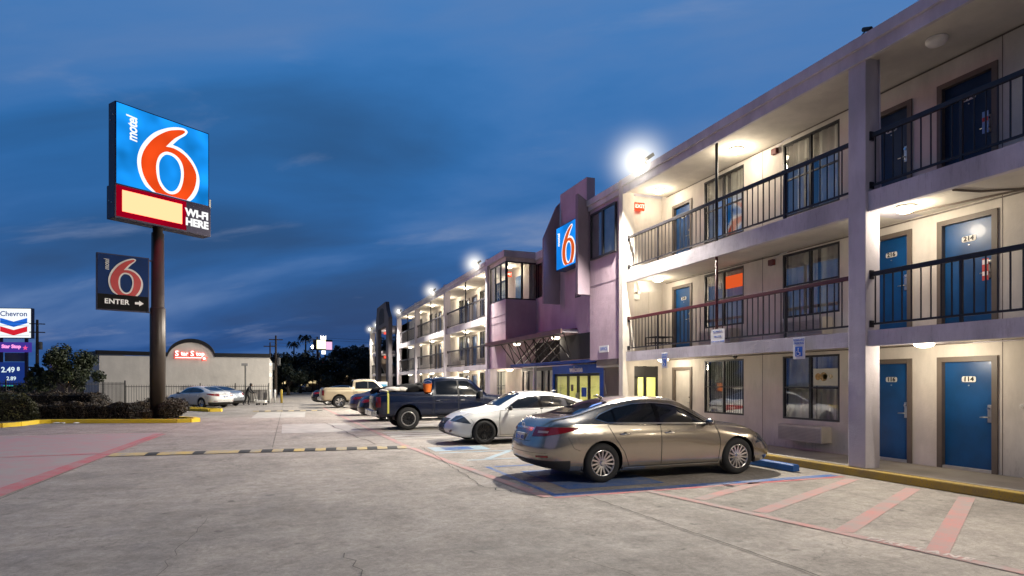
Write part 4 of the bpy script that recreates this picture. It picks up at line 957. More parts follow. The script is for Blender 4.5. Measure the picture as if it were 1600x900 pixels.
def body_bm(tab, step=.07, plan=.20, rear_lean=.0, front_lean=.0, flare=None, axles=(-1.41, 1.41), keyx=()):
    cols = list(zip(*tab)); X = cols[0]; xs = []
    x = X[0]
    while x < X[-1] - 1e-6: xs.append(x); x += step
    xs.append(X[-1]); xs = sorted(set(xs) | set(keyx))
    bm = bmesh.new(); rings = []
    x0, x1 = X[0], X[-1]
    def sect(x):
        zb, w, zw, zbelt, wb, zr, wr, zt = [pchip(X, c, x) for c in cols[1:]]
        wf = w
        if flare:
            for ax in axles: wf += flare * math.exp(-((x - ax) / .42) ** 2)
        keys = [(0, zb), (.55 * w, zb), (.86 * w, zb), (.955 * wf, zb + .07), (.985 * wf, .5 * (zb + zw)), (wf, zw), (.5 * (wf + wb) + .022, .45 * zw + .55 * zbelt), (wb + .004, zbelt - .012),
                (wb - .012, zbelt + .012), (.52 * wb + .48 * wr + .018, .5 * (zbelt + zr)), (wr + .012, zr - .012), (wr - .03, zr + .016), (.66 * wr, .78 * zt + .22 * (zr + .016)), (.33 * wr, .95 * zt + .05 * zr), (0, zt)]
        pts = []
        n = len(keys)
        for i in range(n - 1):
            p0 = keys[i - 1] if i > 0 else (-keys[1][0], keys[1][1]); p1, p2 = keys[i], keys[i + 1]; p3 = keys[i + 2] if i < n - 2 else (-keys[n - 2][0], keys[n - 2][1])
            for k in range(4):
                t = k / 4
                pts.append(tuple(.5 * (2 * p1[a] + (p2[a] - p0[a]) * t + (2 * p0[a] - 5 * p1[a] + 4 * p2[a] - p3[a]) * t * t + (3 * p1[a] - p0[a] - 3 * p2[a] + p3[a]) * t ** 3) for a in (0, 1)))
        pts.append(keys[-1])
        full = pts + [(-p[0], p[1]) for p in pts[-2:0:-1]]
        return full
    def warp(x, y, z):
        L_ = .75
        for e, s in ((x0, 1), (x1, -1)):
            t = 1 - abs(x - e) / L_
            if t > 0:
                t = t * t * (3 - 2 * t)
                x += s * t * plan * (abs(y) / .85) ** 2.6
                if s == 1: x += t * (rear_lean * max(0, z - .62) + .22 * max(0, .50 - z))
                else: x -= t * (front_lean * max(0, z - .45) + .30 * max(0, .33 - z))
        return (x, y, z)
    for x in xs: rings.append([bm.verts.new(warp(x, p[0], p[1])) for p in sect(x)])
    n = len(rings[0])
    for a, b in zip(rings, rings[1:]):
        for k in range(n): bm.faces.new((a[k], a[(k + 1) % n], b[(k + 1) % n], b[k]))
    for ring, x, s in ((rings[0], x0, 1), (rings[-1], x1, -1)):      # rounded end caps
        sec = sect(x); zc = sum(p[1] for p in sec) / n; prev = ring; zlo = min(p[1] for p in sec); zhi = max(p[1] for p in sec); zc = (zlo + zhi) / 2
        for f, bulge in ((.93, .022), (.8, .042), (.6, .052), (.4, .058), (.2, .06)):
            cur = [bm.verts.new(warp(x - s * bulge, p[0] * f, zc + (p[1] - zc) * f)) for p in sec]
            for k in range(n): bm.faces.new((prev[k], prev[(k + 1) % n], cur[(k + 1) % n], cur[k]))
            prev = cur
        bm.faces.new(prev)
    bmesh.ops.recalc_face_normals(bm, faces=bm.faces)
    return bm
def bvh_of(bm): bm.faces.ensure_lookup_table(); return BVHTree.FromBMesh(bm)
def cut_out(bm, planes, pre, keep=False):
    """cut the faces passing PRE with planes (point, outward normal); take the inside faces away and return them as a new bmesh"""
    mark = bm.faces.layers.int.get('m') or bm.faces.layers.int.new('m')
    bm.normal_update()
    S = [f for f in bm.faces if pre(f.calc_center_median(), f.normal)]
    if not S: return None
    for co, no in planes:
        geom = set(S)
        for f in S: geom.update(f.edges); geom.update(f.verts)
        for f in bm.faces: f[mark] = 0
        for f in S: f[mark] = 1
        bmesh.ops.bisect_plane(bm, geom=list(geom), plane_co=co, plane_no=no, dist=1e-5)
        mark = bm.faces.layers.int.get('m')
        S = [f for f in bm.faces if f[mark] == 1 and (f.calc_center_median() - Vector(co)).dot(Vector(no)) < 0]
    if not S: return None
    nb = None
    if keep is not None:
        nb = bmesh.new(); vm = {}
        for f in S:
            vs = []
            for v in f.verts:
                if v not in vm: vm[v] = nb.verts.new(v.co)
                vs.append(vm[v])
            try: nb.faces.new(vs)
            except ValueError: pass
        nb.normal_update()
    if not keep: bmesh.ops.delete(bm, geom=S, context='FACES')
    return nb
def poly_planes(pts, plane):
    """convex polygon, any winding; plane 'xz' | 'yz' | 'xy'"""
    c = Vector((sum(p[0] for p in pts) / len(pts), sum(p[1] for p in pts) / len(pts))); out = []
    for i in range(len(pts)):
        a, b = Vector(pts[i]), Vector(pts[(i + 1) % len(pts)]); d = b - a; n = Vector((d.y, -d.x))
        if n.dot(c - a) > 0: n = -n
        def up(q): return {'xz': (q[0], 0, q[1]), 'yz': (0, q[0], q[1]), 'xy': (q[0], q[1], 0)}[plane]
        out.append((up(a), up(n)))
    return out
def solid(nb, name, mat, parent, off=0., smooth=True):
    if nb is None: return None
    if off:
        nb.normal_update()
        for v in nb.verts: v.co += v.normal * off
    me = bpy.data.meshes.new(name); nb.to_mesh(me); nb.free()
    return link(name, me, mat, parent, smooth)
def merge_bm(a, b):
    if a is None: return b
    if b is None: return a
    vm = {v: a.verts.new(v.co) for v in b.verts}
    for f in b.faces: a.faces.new([vm[v] for v in f.verts])
    b.free(); a.normal_update(); return a
def seam(tree, pts, w, off, plane='xz', side=1, closed=False, step=.035):
    """ribbon following a 2-D line projected onto the body"""
    q = []; P = list(pts) + ([pts[0]] if closed else [])
    for a, b in zip(P, P[1:]):
        n = max(1, int((Vector(b) - Vector(a)).length / step))
        for k in range(n): q.append(Vector(a).lerp(Vector(b), k / n))
    q.append(Vector(P[-1])); mb = MB(); prev = None
    for i, p in enumerate(q):
        if plane == 'xz': o, d = Vector((p.x, side * 3, p.y)), Vector((0, -side, 0))
        elif plane == 'yz': o, d = Vector((side * 5, p.x, p.y)), Vector((-side, 0, 0))
        else: o, d = Vector((p.x, p.y, 4)), Vector((0, 0, -1))
        hit, nrm, _, _ = tree.ray_cast(o, d)
        if hit is None: prev = None; continue
        hit = hit + nrm * off
        t2 = (q[min(i + 1, len(q) - 1)] - q[max(i - 1, 0)])
        t3 = {'xz': Vector((t2.x, 0, t2.y)), 'yz': Vector((0, t2.x, t2.y)), 'xy': Vector((t2.x, t2.y, 0))}[plane]
        t3 = t3 - nrm * t3.dot(nrm)
        if t3.length < 1e-6: continue
        s = nrm.cross(t3.normalized()) * w / 2
        cur = (hit - s, hit + s)
        if prev and (prev[0] - cur[0]).length < .25: mb.quad(prev[0], cur[0], cur[1], prev[1])
        prev = cur
    return mb
def wheel(parent, x, y, r, w, side, rim_mat, spokes=15, rim_r=.66, dish=.03):
    """tyre + rim; axis along y; side = +1 when the outer face looks to +y"""
    t = bpy.data.objects.new('wheel', None); COL.objects.link(t); t.parent = parent; t.location = (x, y, r); t.empty_display_size = .1
    o = w / 2; ri = r * rim_r
    prof = [(ri, -o + .01), (ri + .02, -o), (r - .04, -o), (r - .008, -o + .035), (r, -o + .06), (r, o - .06), (r - .008, o - .035), (r - .035, o), (ri + .03, o + .004), (ri + .008, o), (ri, o - .012)]
    MB().lathe(prof, 40, 'y').build('tyre', M_tyre, t, smooth=True)
    s = side; m = MB()
    m.lathe([(ri, s * (o - .012)), (ri - .012, s * (o - .005)), (ri - .022, s * (o - .02)), (ri - .028, s * (o - .09)), (ri - .03, -s * o)], 40, 'y')
    m.build('rim', rim_mat, t, smooth=True)
    m = MB(); hub = ri * .20
    for k in range(spokes):
        a = 2 * math.pi * (k + .5) / spokes + .1; da = (.045 if spokes > 8 else .10)
        for dd in ((-.55, .55) if spokes <= 10 else (0,)):
            a1, a2 = a + dd * .12, a + dd * .36
            def P(rad, an, yy): return (rad * math.cos(an), s * yy, rad * math.sin(an))
            wi, wo = (.015, .016) if spokes > 8 else (.024, .028)
            for (z_in, z_out) in (((o - .012 - dish), (o - .012)),):
                u0 = Vector((-math.sin(a1), 0, math.cos(a1))); u1 = Vector((-math.sin(a2), 0, math.cos(a2)))
                A = Vector(P(hub, a1, z_in)); B = Vector(P(ri - .01, a2, z_out)); D = Vector((0, -s * .03, 0))
                b = len(m.v)
                for q, u, ww in ((A, u0, wi), (B, u1, wo)):
                    m.v += [tuple(q - u * ww), tuple(q + u * ww), tuple(q + u * ww * 1.3 + D), tuple(q - u * ww * 1.3 + D)]
                m.f += [(b, b + 4, b + 5, b + 1), (b + 1, b + 5, b + 6, b + 2), (b + 3, b + 2, b + 6, b + 7), (b, b + 3, b + 7, b + 4)]
    m.lathe([(0, s * (o - .014)), (hub * .7, s * (o - .016)), (hub * 1.25, s * (o - .012 - dish) - s * .004), (hub * 1.2, s * (o - .08))], 20, 'y')
    m.build('spokes', rim_mat, t)
    MB().lathe([(0, s * (o - .06)), (ri - .03, s * (o - .065))], 24, 'y').build('brake_disc', M_plastic if rim_mat is M_rimdark else pmat('brake', (.06, .06, .06), .5, .7), t)
    return t
SEDAN = [  # x, zb, w, zw, zbelt, wb, zrail, wr, ztop
    (-2.52, .34, .74, .62, .92, .66, .97, .56, .985),
    (-2.44, .27, .85, .62, .955, .76, 1.045, .62, 1.075),
    (-2.2, .22, .895, .62, .975, .82, 1.075, .63, 1.105),
    (-1.88, .21, .91, .62, .985, .84, 1.105, .63, 1.135),
    (-1.45, .19, .915, .62, .985, .85, 1.215, .60, 1.265),
    (-1.0, .18, .915, .60, .98, .855, 1.325, .575, 1.385),
    (-.35, .18, .915, .60, .965, .86, 1.385, .575, 1.45),
    (.2, .18, .91, .60, .95, .86, 1.345, .585, 1.415),
    (.62, .18, .91, .60, .935, .85, 1.17, .625, 1.235),
    (.98, .18, .905, .60, .915, .83, .985, .665, 1.035),
    (1.4, .19, .905, .60, .87, .80, .905, .64, .955),
    (1.95, .20, .89, .58, .80, .78, .835, .62, .88),
    (2.25, .23, .86, .54, .715, .75, .755, .58, .795),
    (2.36, .30, .78, .48, .64, .66, .67, .52, .70)]
PICKUP = [
    (-2.93, .58, .90, .82, 1.16, .88, 1.25, .82, 1.27),
    (-2.86, .50, .97, .82, 1.20, .95, 1.325, .92, 1.335),
    (-2.4, .48, .985, .82, 1.20, .965, 1.33, .93, 1.335),
    (-1.02, .48, .99, .82, 1.20, .97, 1.33, .93, 1.335),
    (-.95, .48, .99, .82, 1.20, .97, 1.36, .88, 1.38),
    (-.86, .48, .99, .82, 1.20, .97, 1.78, .69, 1.83),
    (-.2, .48, .99, .82, 1.20, .97, 1.83, .70, 1.91),
    (.5, .48, .99, .82, 1.19, .965, 1.79, .70, 1.865),
    (.95, .48, .99, .82, 1.18, .955, 1.45, .78, 1.52),
    (1.3, .48, .99, .82, 1.16, .94, 1.21, .82, 1.27),
    (2.2, .48, .985, .82, 1.08, .90, 1.15, .78, 1.20),
    (2.72, .48, .96, .78, 1.0, .86, 1.08, .74, 1.12),
    (2.88, .55, .88, .74, .9, .80, .96, .70, 1.0)]
def sedan(name, label, loc, rz, paint, rim=None, group=None, detail=True, cat='car', plate='KZX 4821', scale=1., spokes=15):
    rim = rim or M_rim
    t = thing(name, label, cat, loc, rz, group); bm = body_bm(SEDAN, plan=.17, rear_lean=.35, front_lean=.55, flare=.012, step=.07 if detail else .12)
    tree = bvh_of(bm.copy())
    side_pre = lambda c, n: abs(c.y) > .35 and abs(n.y) > .25
    # wheel arches
    for ax in (-1.41, 1.41):
        circ = [(ax + .375 * math.cos(2 * math.pi * k / 28), .345 + .375 * math.sin(2 * math.pi * k / 28)) for k in range(28)]
        cut_out(bm, poly_planes(circ, 'xz'), lambda c, n, a=ax: abs(c.y) > .6 and abs(c.x - a) < .6 and c.z < .85, keep=False)
    m = MB()
    for ax in (-1.41, 1.41):
        for s in (-1, 1):
            arc = [(ax + .40 * math.cos(R(a)), .345 + .40 * math.sin(R(a))) for a in range(-20, 201, 10)]
            for p, q in zip(arc, arc[1:]): m.quad((p[0], s * .52, p[1]), (q[0], s * .52, q[1]), (q[0], s * .885, q[1]), (p[0], s * .885, p[1]))
            o = len(m.v); m.v += [(p[0], s * .52, p[1]) for p in arc]; m.f.append(tuple(range(o, len(m.v))))
    m.box(-1.85, 2.0, -.5, .5, .18, .3)
    m.build('wheel_well', M_plastic, t)
    # glass
    DLO = [(.80, .955), (-1.30, 1.005), (-1.50, 1.075), (-1.38, 1.145), (-1.05, 1.255), (-.7, 1.315), (-.3, 1.335), (.08, 1.30), (.36, 1.215)]
    for s in (-1, 1): solid(cut_out(bm, poly_planes(DLO, 'xz'), lambda c, n, s=s: c.y * s > .4 and c.z > .9 and -1.7 < c.x < 1.0, keep=False), 'side_glass', M_carglass, t, -.004)
    ws = cut_out(bm, poly_planes([(.93, -.60), (1.0, 0), (.93, .60), (.26, .53), (.20, 0), (.26, -.53)], 'xy'), lambda c, n: c.z > .9 and n.z > .2, keep=False)
    solid(ws, 'windscreen', M_carglass, t, -.003)
    rg = cut_out(bm, poly_planes([(-1.83, -.53), (-1.87, 0), (-1.83, .53), (-1.10, .49), (-1.03, 0), (-1.10, -.49)], 'xy'), lambda c, n: c.z > .9 and n.z > .2, keep=False)
    solid(rg, 'rear_window', M_carglass, t, -.003)
    # lamps
    tl = cut_out(bm, [((-2.4, 0, .945), (.0, 0, 1)), ((-2.5, 0, .78), (.20, 0, -1)), ((-1.86, 0, .92), (1, 0, -.9)), ((0, .40, 0), (0, -1, 0))], lambda c, n: c.x < -1.7 and c.y > .3 and c.z > .6, keep=False)
    t2 = cut_out(bm, [((-2.4, 0, .945), (.0, 0, 1)), ((-2.5, 0, .78), (.20, 0, -1)), ((-1.86, 0, .92), (1, 0, -.9)), ((0, -.40, 0), (0, 1, 0))], lambda c, n: c.x < -1.7 and c.y < -.3 and c.z > .6, keep=False)
    for q, s in ((tl, 1), (t2, -1)):
        solid(q, 'tail_light', M_tail, t, .006)
    for s in (-1, 1):
        h = cut_out(bm, [((2.0, 0, .79), (.22, 0, 1)), ((2.2, 0, .63), (.16, 0, -1)), ((1.95, 0, .76), (-1, 0, .8)), ((2.2, s * .43, 0), (.25, -s, 0))], lambda c, n, s=s: c.x > 1.5 and c.y * s > .3 and c.z > .5, keep=False)
        solid(h, 'headlight', M_head, t, .004)
    gr = cut_out(bm, poly_planes([(-.24, .52), (.24, .52), (.33, .70), (-.33, .70)], 'yz'), lambda c, n: c.x > 1.9 and n.x > .2, keep=False)
    g2 = cut_out(bm, poly_planes([(-.24, .519), (.24, .519), (.44, .26), (-.44, .26)], 'yz'), lambda c, n: c.x > 1.9 and n.x > .2, keep=False)
    solid(merge_bm(gr, g2), 'grille', M_plastic, t, -.01)
    sk = cut_out(bm, [((0, 0, .40), (0, 0, 1))], lambda c, n: c.x < -2.0 and c.z < .5, keep=False)
    solid(sk, 'rear_valance', M_plastic, t)
    # doors
    dp = [('door', [(.96, .26), (1.0, .62), (.93, .925), (-.26, .945), (-.26, .26)]), ('door', [(-.262, .26), (-.262, .945), (-1.30, .975), (-1.16, .72), (-1.0, .5), (-.90, .26)])]
    if detail:
        for s in (-1, 1):
            for i, (nm, pl) in enumerate(dp):
                q = cut_out(bm, poly_planes(pl, 'xz'), lambda c, n, s=s: c.y * s > .6 and .2 < c.z < 1.0 and -1.5 < c.x < 1.1, keep=False)
                d = solid(q, 'door', paint, t, 0)
                hx = -.12 if i == 0 else -1.02; hz = .815
                hit = tree.ray_cast(Vector((hx + .04, s * 3, hz)), Vector((0, -s, 0)))[0]
                if hit and d:
                    y = hit.y
                    MB().tube([(hx - .07, y - s * .004, hz), (hx - .05, y + s * .03, hz), (hx + .09, y + s * .034, hz + .004), (hx + .13, y - s * .004, hz + .004)], .013, 8).build('door_handle', M_chrome if paint is not M_carwhite else paint, d, smooth=True)
                    MB().lathe([(0, s * .003), (.04, s * .002)], 16, 'y', (hx + .03, y, hz - .004)).build('handle_recess', M_plastic, d)
    ob = solid(bm, 'body', paint, t)
    if detail:
        for s in (-1, 1):
            m = MB(); ln = []
            for nm, pl in dp: ln.append(seam(tree, pl, .009, .0025, 'xz', s, True))
            seam(tree, [(-.28, .95), (-.26, 1.33)], .085, .003, 'xz', s).build('door_pillar', M_gloss, t)
            seam(tree, [(-1.13, .985), (-1.12, 1.22)], .03, .003, 'xz', s).build('door_pillar', M_gloss, t)
            ln.append(seam(tree, [(.96, .26), (1.0, .62), (.97, .86)], .009, .0025, 'xz', s))
            ln.append(seam(tree, [(1.80, .70), (1.72, .60), (1.80, .50)], .006, .0025, 'xz', s))
            ln.append(seam(tree, [(-1.84, .56), (-1.95, .60), (-2.05, .785)], .006, .0025, 'xz', s))
            for q in ln: b = len(m.v); m.v += q.v; m.f += [tuple(b + i for i in f) for f in q.f]
            m.build('panel_gap', M_plastic, t)
            seam(tree, DLO, .024, .006, 'xz', s, True).build('window_trim', M_chrome, t, smooth=True)
            seam(tree, [(-.98, .245), (.98, .245)], .022, .008, 'xz', s).build('sill_trim', M_chrome, t)
            # mirror
            mm = MB().lathe([(0, -.10), (.05, -.09), (.075, -.03), (.075, .03), (.045, .085), (0, .095)], 16, 'y', (0, 0, 0)); mi = mm.build('mirror', paint if paint is not M_carwhite else M_plastic, t, smooth=True)
            mi.location = (.70, s * .985, .985); mi.scale = (.75, 1.05, .85)
            a = MB().tube([(0, -s * .16, -.07), (0, 0, -.03)], .02, 8).build('mirror_arm', M_plastic, mi)
        m = MB()
        for q in (seam(tree, [(-.58, .80), (-.40, .79), (-.36, .70), (.36, .70), (.40, .79), (.58, .80)], .008, .003, 'yz', -1), seam(tree, [(-.75, .52), (0, .515), (.75, .52)], .006, .003, 'yz', -1)):
            b = len(m.v); m.v += q.v; m.f += [tuple(b + i for i in f) for f in q.f]
        m.build('boot_gap', M_plastic, t)
        seam(tree, [(-.40, .905), (0, .915), (.40, .905)], .035, .007, 'yz', -1).build('boot_trim', M_chrome, t)
        seam(tree, [(-1.86, -.60), (-2.40, -.66)], .01, .003, 'xy').build('boot_gap', M_plastic, t); seam(tree, [(-1.86, .60), (-2.40, .66)], .01, .003, 'xy').build('boot_gap', M_plastic, t)
        seam(tree, [(1.02, -.70), (1.9, -.62), (2.2, -.5)], .008, .003, 'xy').build('bonnet_gap', M_plastic, t); seam(tree, [(1.02, .70), (1.9, .62), (2.2, .5)], .008, .003, 'xy').build('bonnet_gap', M_plastic, t)
        for s in (-1, 1):
            seam(tree, [(s * .52, .865), (s * .70, .865)], .04, .010, 'yz', -1).build('tail_light_lens', M_tailclear, t)
            seam(tree, [(s * .56, .46), (s * .76, .47)], .035, .006, 'yz', -1).build('reflector', M_tail, t)
            seam(tree, [(s * .44, .27), (s * .36, .45), (s * .25, .52), (s * .34, .70)], .018, .008, 'yz', 1).build('grille_trim', M_chrome, t)
            seam(tree, [(s * .60, .36), (s * .70, .40)], .06, .006, 'yz', 1).build('fog_lamp', M_head, t)
        for z in (.33, .38, .43, .48, .57, .62, .66):
            hw = (.44 - (z - .26) * .77 if z < .52 else .24 + (z - .52) * .5) - .03
            seam(tree, [(-hw, z), (hw, z)], .012, .0, 'yz', 1).build('grille_bar', M_rimdark, t)
        # plate and badge on the tail and nose
        hit = tree.ray_cast(Vector((-5, 0, .745)), Vector((1, 0, 0)))[0]
        pl = MB().box(hit.x - .016, hit.x + .02, -.155, .155, .665, .825).build('licence_plate', M_plate, t, bevel=.004)
        text('plate_lettering', plate, M_signblue, pl, (0, -1, 0), (0, 0, 1), (hit.x - .019, 0, .745), .085, bold=.002, extrude=.001)
        hit = tree.ray_cast(Vector((-5, 0, .875)), Vector((1, 0, 0)))[0]
        ring = [(0, .06 * math.cos(2 * math.pi * k / 20), .04 * math.sin(2 * math.pi * k / 20)) for k in range(21)]
        for xx, zz in ((hit.x - .012, .955), (tree.ray_cast(Vector((5, 0, .60)), Vector((-1, 0, 0)))[0].x + .01, .60)):
            MB().tube([(xx, p[1], zz + p[2]) for p in ring], .006, 6).tube([(xx, .028, zz + .02), (xx, .02, zz - .02), (xx, -.03, zz - .02)], .006, 6).build('badge', M_chrome, t)
        MB().tube([(-.95, 0, 1.40), (-1.03, 0, 1.45), (-1.12, 0, 1.445)], [.03, .022, .006], 8).build('roof_aerial', paint, t, smooth=True)
    for x in (-1.41, 1.41):
        for s in (-1, 1): wheel(t, x, s * .80, .335, .215, s, rim, spokes)
    return t
def pickup(name, label, loc, rz, paint, rim=None, detail=True, cat='pickup truck', crew=True):
    rim = rim or M_rim; ax = 1.78; t = thing(name, label, cat, loc, rz)
    bm = body_bm(PICKUP, plan=.09, rear_lean=.02, front_lean=.12, flare=.015, axles=(-ax, ax), step=.09); tree = bvh_of(bm.copy())
    for a in (-ax, ax):
        circ = [(a + .47 * math.cos(2 * math.pi * k / 28), .45 + .47 * math.sin(2 * math.pi * k / 28)) for k in range(28)]
        cut_out(bm, poly_planes(circ, 'xz'), lambda c, n, a=a: abs(c.y) > .6 and abs(c.x - a) < .65 and c.z < 1.05, keep=False)
    m = MB()
    for a in (-ax, ax):
        for s in (-1, 1):
            arc = [(a + .49 * math.cos(R(q)), .45 + .49 * math.sin(R(q))) for q in range(-10, 191, 10)]
            for p, q in zip(arc, arc[1:]): m.quad((p[0], s * .5, p[1]), (q[0], s * .5, q[1]), (q[0], s * .955, q[1]), (p[0], s * .955, p[1]))
            o = len(m.v); m.v += [(p[0], s * .5, p[1]) for p in arc]; m.f.append(tuple(range(o, len(m.v))))
    m.box(-2.7, 2.6, -.5, .5, .42, .55); m.build('wheel_well', M_plastic, t)
    DL = [(.98, 1.235), (-.78, 1.25), (-.74, 1.70), (-.2, 1.765), (.42, 1.74), (.62, 1.62)]
    for s in (-1, 1): solid(cut_out(bm, poly_planes(DL, 'xz'), lambda c, n, s=s: c.y * s > .5 and c.z > 1.1 and -1.1 < c.x < 1.2 and abs(n.y) > .3, keep=False), 'side_glass', M_carglass, t, -.004)
    solid(cut_out(bm, poly_planes([(1.24, -.72), (1.30, 0), (1.24, .72), (.62, .60), (.56, 0), (.62, -.60)], 'xy'), lambda c, n: c.z > 1.15 and n.z > .2, keep=False), 'windscreen', M_carglass, t, -.003)
    solid(cut_out(bm, poly_planes([(-.60, 1.42), (.60, 1.42), (.58, 1.76), (-.58, 1.76)], 'yz'), lambda c, n: -1.0 < c.x < -.8 and n.x < -.3, keep=False), 'rear_window', M_carglass, t, -.003)
    solid(cut_out(bm, poly_planes([(-2.82, -.84), (-2.82, .84), (-1.05, .84), (-1.05, -.84)], 'xy'), lambda c, n: c.z > 1.2 and n.z > .5, keep=False), 'cargo_bed', M_plastic, t, -.03)
    for s in (-1, 1):
        solid(cut_out(bm, [((0, 0, 1.17), (0, 0, 1)), ((0, 0, .82), (0, 0, -1)), ((-2.74, 0, 0), (1, 0, 0)), ((0, s * .78, 0), (0, -s, 0))], lambda c, n, s=s: c.x < -2.5 and c.y * s > .6, keep=False), 'tail_light', M_tail, t, .006)
        solid(cut_out(bm, [((0, 0, .98), (0, 0, 1)), ((0, 0, .76), (0, 0, -1)), ((2.62, 0, 0), (-1, 0, 0)), ((0, s * .5, 0), (0, -s, 0))], lambda c, n, s=s: c.x > 2.4 and c.y * s > .4, keep=False), 'headlight', M_head, t, .004)
    solid(cut_out(bm, poly_planes([(-.42, .66), (.42, .66), (.42, .96), (-.42, .96)], 'yz'), lambda c, n: c.x > 2.5 and n.x > .2, keep=False), 'grille', M_plastic, t, -.01)
    solid(bm, 'body', paint, t)
    MB().box(-3.06, -2.88, -.92, .92, .50, .70).build('rear_bumper', pmat('bumper_chrome', (.45, .45, .45), .25, .9), t, bevel=.03)
    MB().box(2.86, 3.0, -.9, .9, .48, .70).build('front_bumper', pmat('bumper_chrome', (.45, .45, .45), .25, .9), t, bevel=.03)
    dd = [[(.98, .56), (1.0, 1.16), (.06, 1.20), (.06, .56)], [(.05, .56), (.05, 1.2), (-.84, 1.2), (-.84, .56)]]
    for s in (-1, 1):
        m = MB()
        for q in [seam(tree, p, .010, .003, 'xz', s, True) for p in dd] + [seam(tree, [(-.90, .56), (-.90, 1.30)], .012, .003, 'xz', s), seam(tree, [(.06, 1.2), (.06, 1.76)], .07, .004, 'xz', s), seam(tree, [(-.84, 1.2), (-.80, 1.72)], .012, .003, 'xz', s)]:
            b = len(m.v); m.v += q.v; m.f += [tuple(b + i for i in f) for f in q.f]
        m.build('panel_gap', M_plastic, t)
        for hx in (.14, -.78):
            y = tree.ray_cast(Vector((hx, s * 3, 1.05)), Vector((0, -s, 0)))[0].y
            MB().tube([(hx - .02, y, 1.05), (hx, y + s * .035, 1.05), (hx + .12, y + s * .035, 1.05), (hx + .14, y, 1.05)], .014, 6).build('door_handle', M_chrome if detail else M_plastic, t)
        mi = MB().box(-.06, .07, s * .98, s * 1.2, 1.16, 1.38).build('mirror', M_plastic, t, bevel=.03); mi.location.x = .85
        MB().box(-.72, .90, s * .93, s * 1.04, .40, .45).build('running_board', M_plastic, t, bevel=.01)
        y = tree.ray_cast(Vector((-2.2, s * 3, .95)), Vector((0, -s, 0)))[0].y
    for x in (-ax, ax):
        for s in (-1, 1): wheel(t, x, s * .86, .405, .26, s, rim, 8 if detail else 5, .62)
    return t
M_cargold = paintmat('paint_bronze', (.42, .375, .315), .85, .24, 1., .35)
M_carwhite = paintmat('paint_white', (.72, .72, .71), .0, .35)
M_cardark = paintmat('paint_dark_navy', (.001, .006, .026), .0, .22, .5, .12)
M_carbeige = paintmat('paint_champagne', (.52, .44, .31), .35, .35)
M_carsilver = paintmat('paint_silver', (.32, .35, .40), .7, .35)
M_carblack = paintmat('paint_black', (.003, .003, .005), .0, .22, .5, .12)
sedan('parked_car', 'bronze sedan seen from behind, parked nose in beside the blue wheel stop', (6.42, 9.93, 0), 0, M_cargold)
sedan('parked_car', 'white sedan with black wheels parked nose out beside the bronze sedan', (6.50, 16.62, 0), math.pi, M_carwhite, rim=M_rimdark, plate='HRT 2093', spokes=9)
tk = pickup('pickup_truck', 'dark navy crew cab pickup with a heaped load in its bed', (5.88, 22.42, 0), 0, M_cardark, rim=M_rimdark)
for w_ in [c for c in tk.children if c.name.startswith('wheel') and c.type == 'EMPTY']:
    s = 1 if w_.location.y > 0 else -1
    MB().lathe([(.225, s * .128), (.252, s * .134), (.262, s * .128), (.25, s * .115)], 32, 'y').build('rim_ring', M_metal, w_, smooth=True)
sedan('parked_car', 'dark car just behind the loaded pickup, mostly hidden by it', (5.6, 27.6, 0), 0, M_carblack, detail=False)
sedan('parked_car', 'dark purple car two spaces beyond the loaded pickup', (5.65, 32.2, 0), 0, paintmat('paint_plum', (.03, .02, .05), .3, .35), detail=False)
pickup('pickup_truck', 'champagne pickup with a dark bed cover parked beyond the navy pickup', (5.13, 42.2, 0), 0, M_carbeige, detail=False)
sedan('parked_car', 'dark blue hatch just behind the champagne pickup', (4.4, 47.6, 0), 0, M_carblack, detail=False)
sedan('parked_car', 'pale silver car in the last space beyond the champagne pickup', (6.4, 50.8, 0), 0, M_carsilver, detail=False)
h = math.atan2(.71, -.70)
sedan('parked_car', 'white sedan nose in beside the hedge island on the left', (-5.4, 45.45, 0), h, M_carwhite, detail=True, spokes=5, plate='LMB 7714')
sedan('parked_car', 'silver car parked on the far side of the white sedan by the fence', (-4.9, 48.6, 0), h, M_carsilver, detail=False)
sedan('parked_car', 'small silver car far away on the road beyond the lot', (3.0, 108, 0), 1.2, M_carsilver, detail=False)
# cargo on the navy pickup
def lumps(name, label, cat, spec, mat, res=2, seed=0, amp=.06):
    rr = random.Random(seed); bm = bmesh.new()
    for (c, s) in spec:
        r = bmesh.ops.create_icosphere(bm, subdivisions=res + 1, radius=1.)
        for v in r['verts']:
            k = 1 + amp * math.sin(v.co.x * 7 + seed) * math.cos(v.co.y * 9 + c[0] * 5) + rr.uniform(-amp, amp) * .5
            v.co = Vector((v.co.x * s[0] * k, v.co.y * s[1] * k, v.co.z * s[2] * k)) + Vector(c)
    me = bpy.data.meshes.new(name); bm.to_mesh(me); bm.free(); return tag(link(name, me, mat, None, True), label, cat)
lumps('cargo_heap', 'heap of black bags and dark tarp filling the navy pickup bed', 'load', [((3.6, 22.4, 1.34), (.55, .8, .20)), ((4.3, 22.3, 1.38), (.6, .8, .26)), ((4.75, 22.6, 1.42), (.3, .7, .26)), ((3.25, 22.7, 1.33), (.32, .6, .18))], pmat('tarp_black', (.006, .006, .007), .9, bump=.3, spec=.1), 2, 3, .1)
lumps('white_sack', 'crumpled white sack lying over the side of the pickup bed', 'sack', [((3.62, 21.72, 1.44), (.32, .22, .09)), ((3.95, 21.75, 1.43), (.26, .2, .10)), ((3.35, 21.75, 1.40), (.22, .18, .06))], pmat('sack_white', (.72, .68, .6), .8, bump=.3), 2, 5, .12)
bk = thing('orange_bucket', 'orange plastic bucket wedged beside the pickup cab', 'bucket', (4.80, 21.50, 1.34))
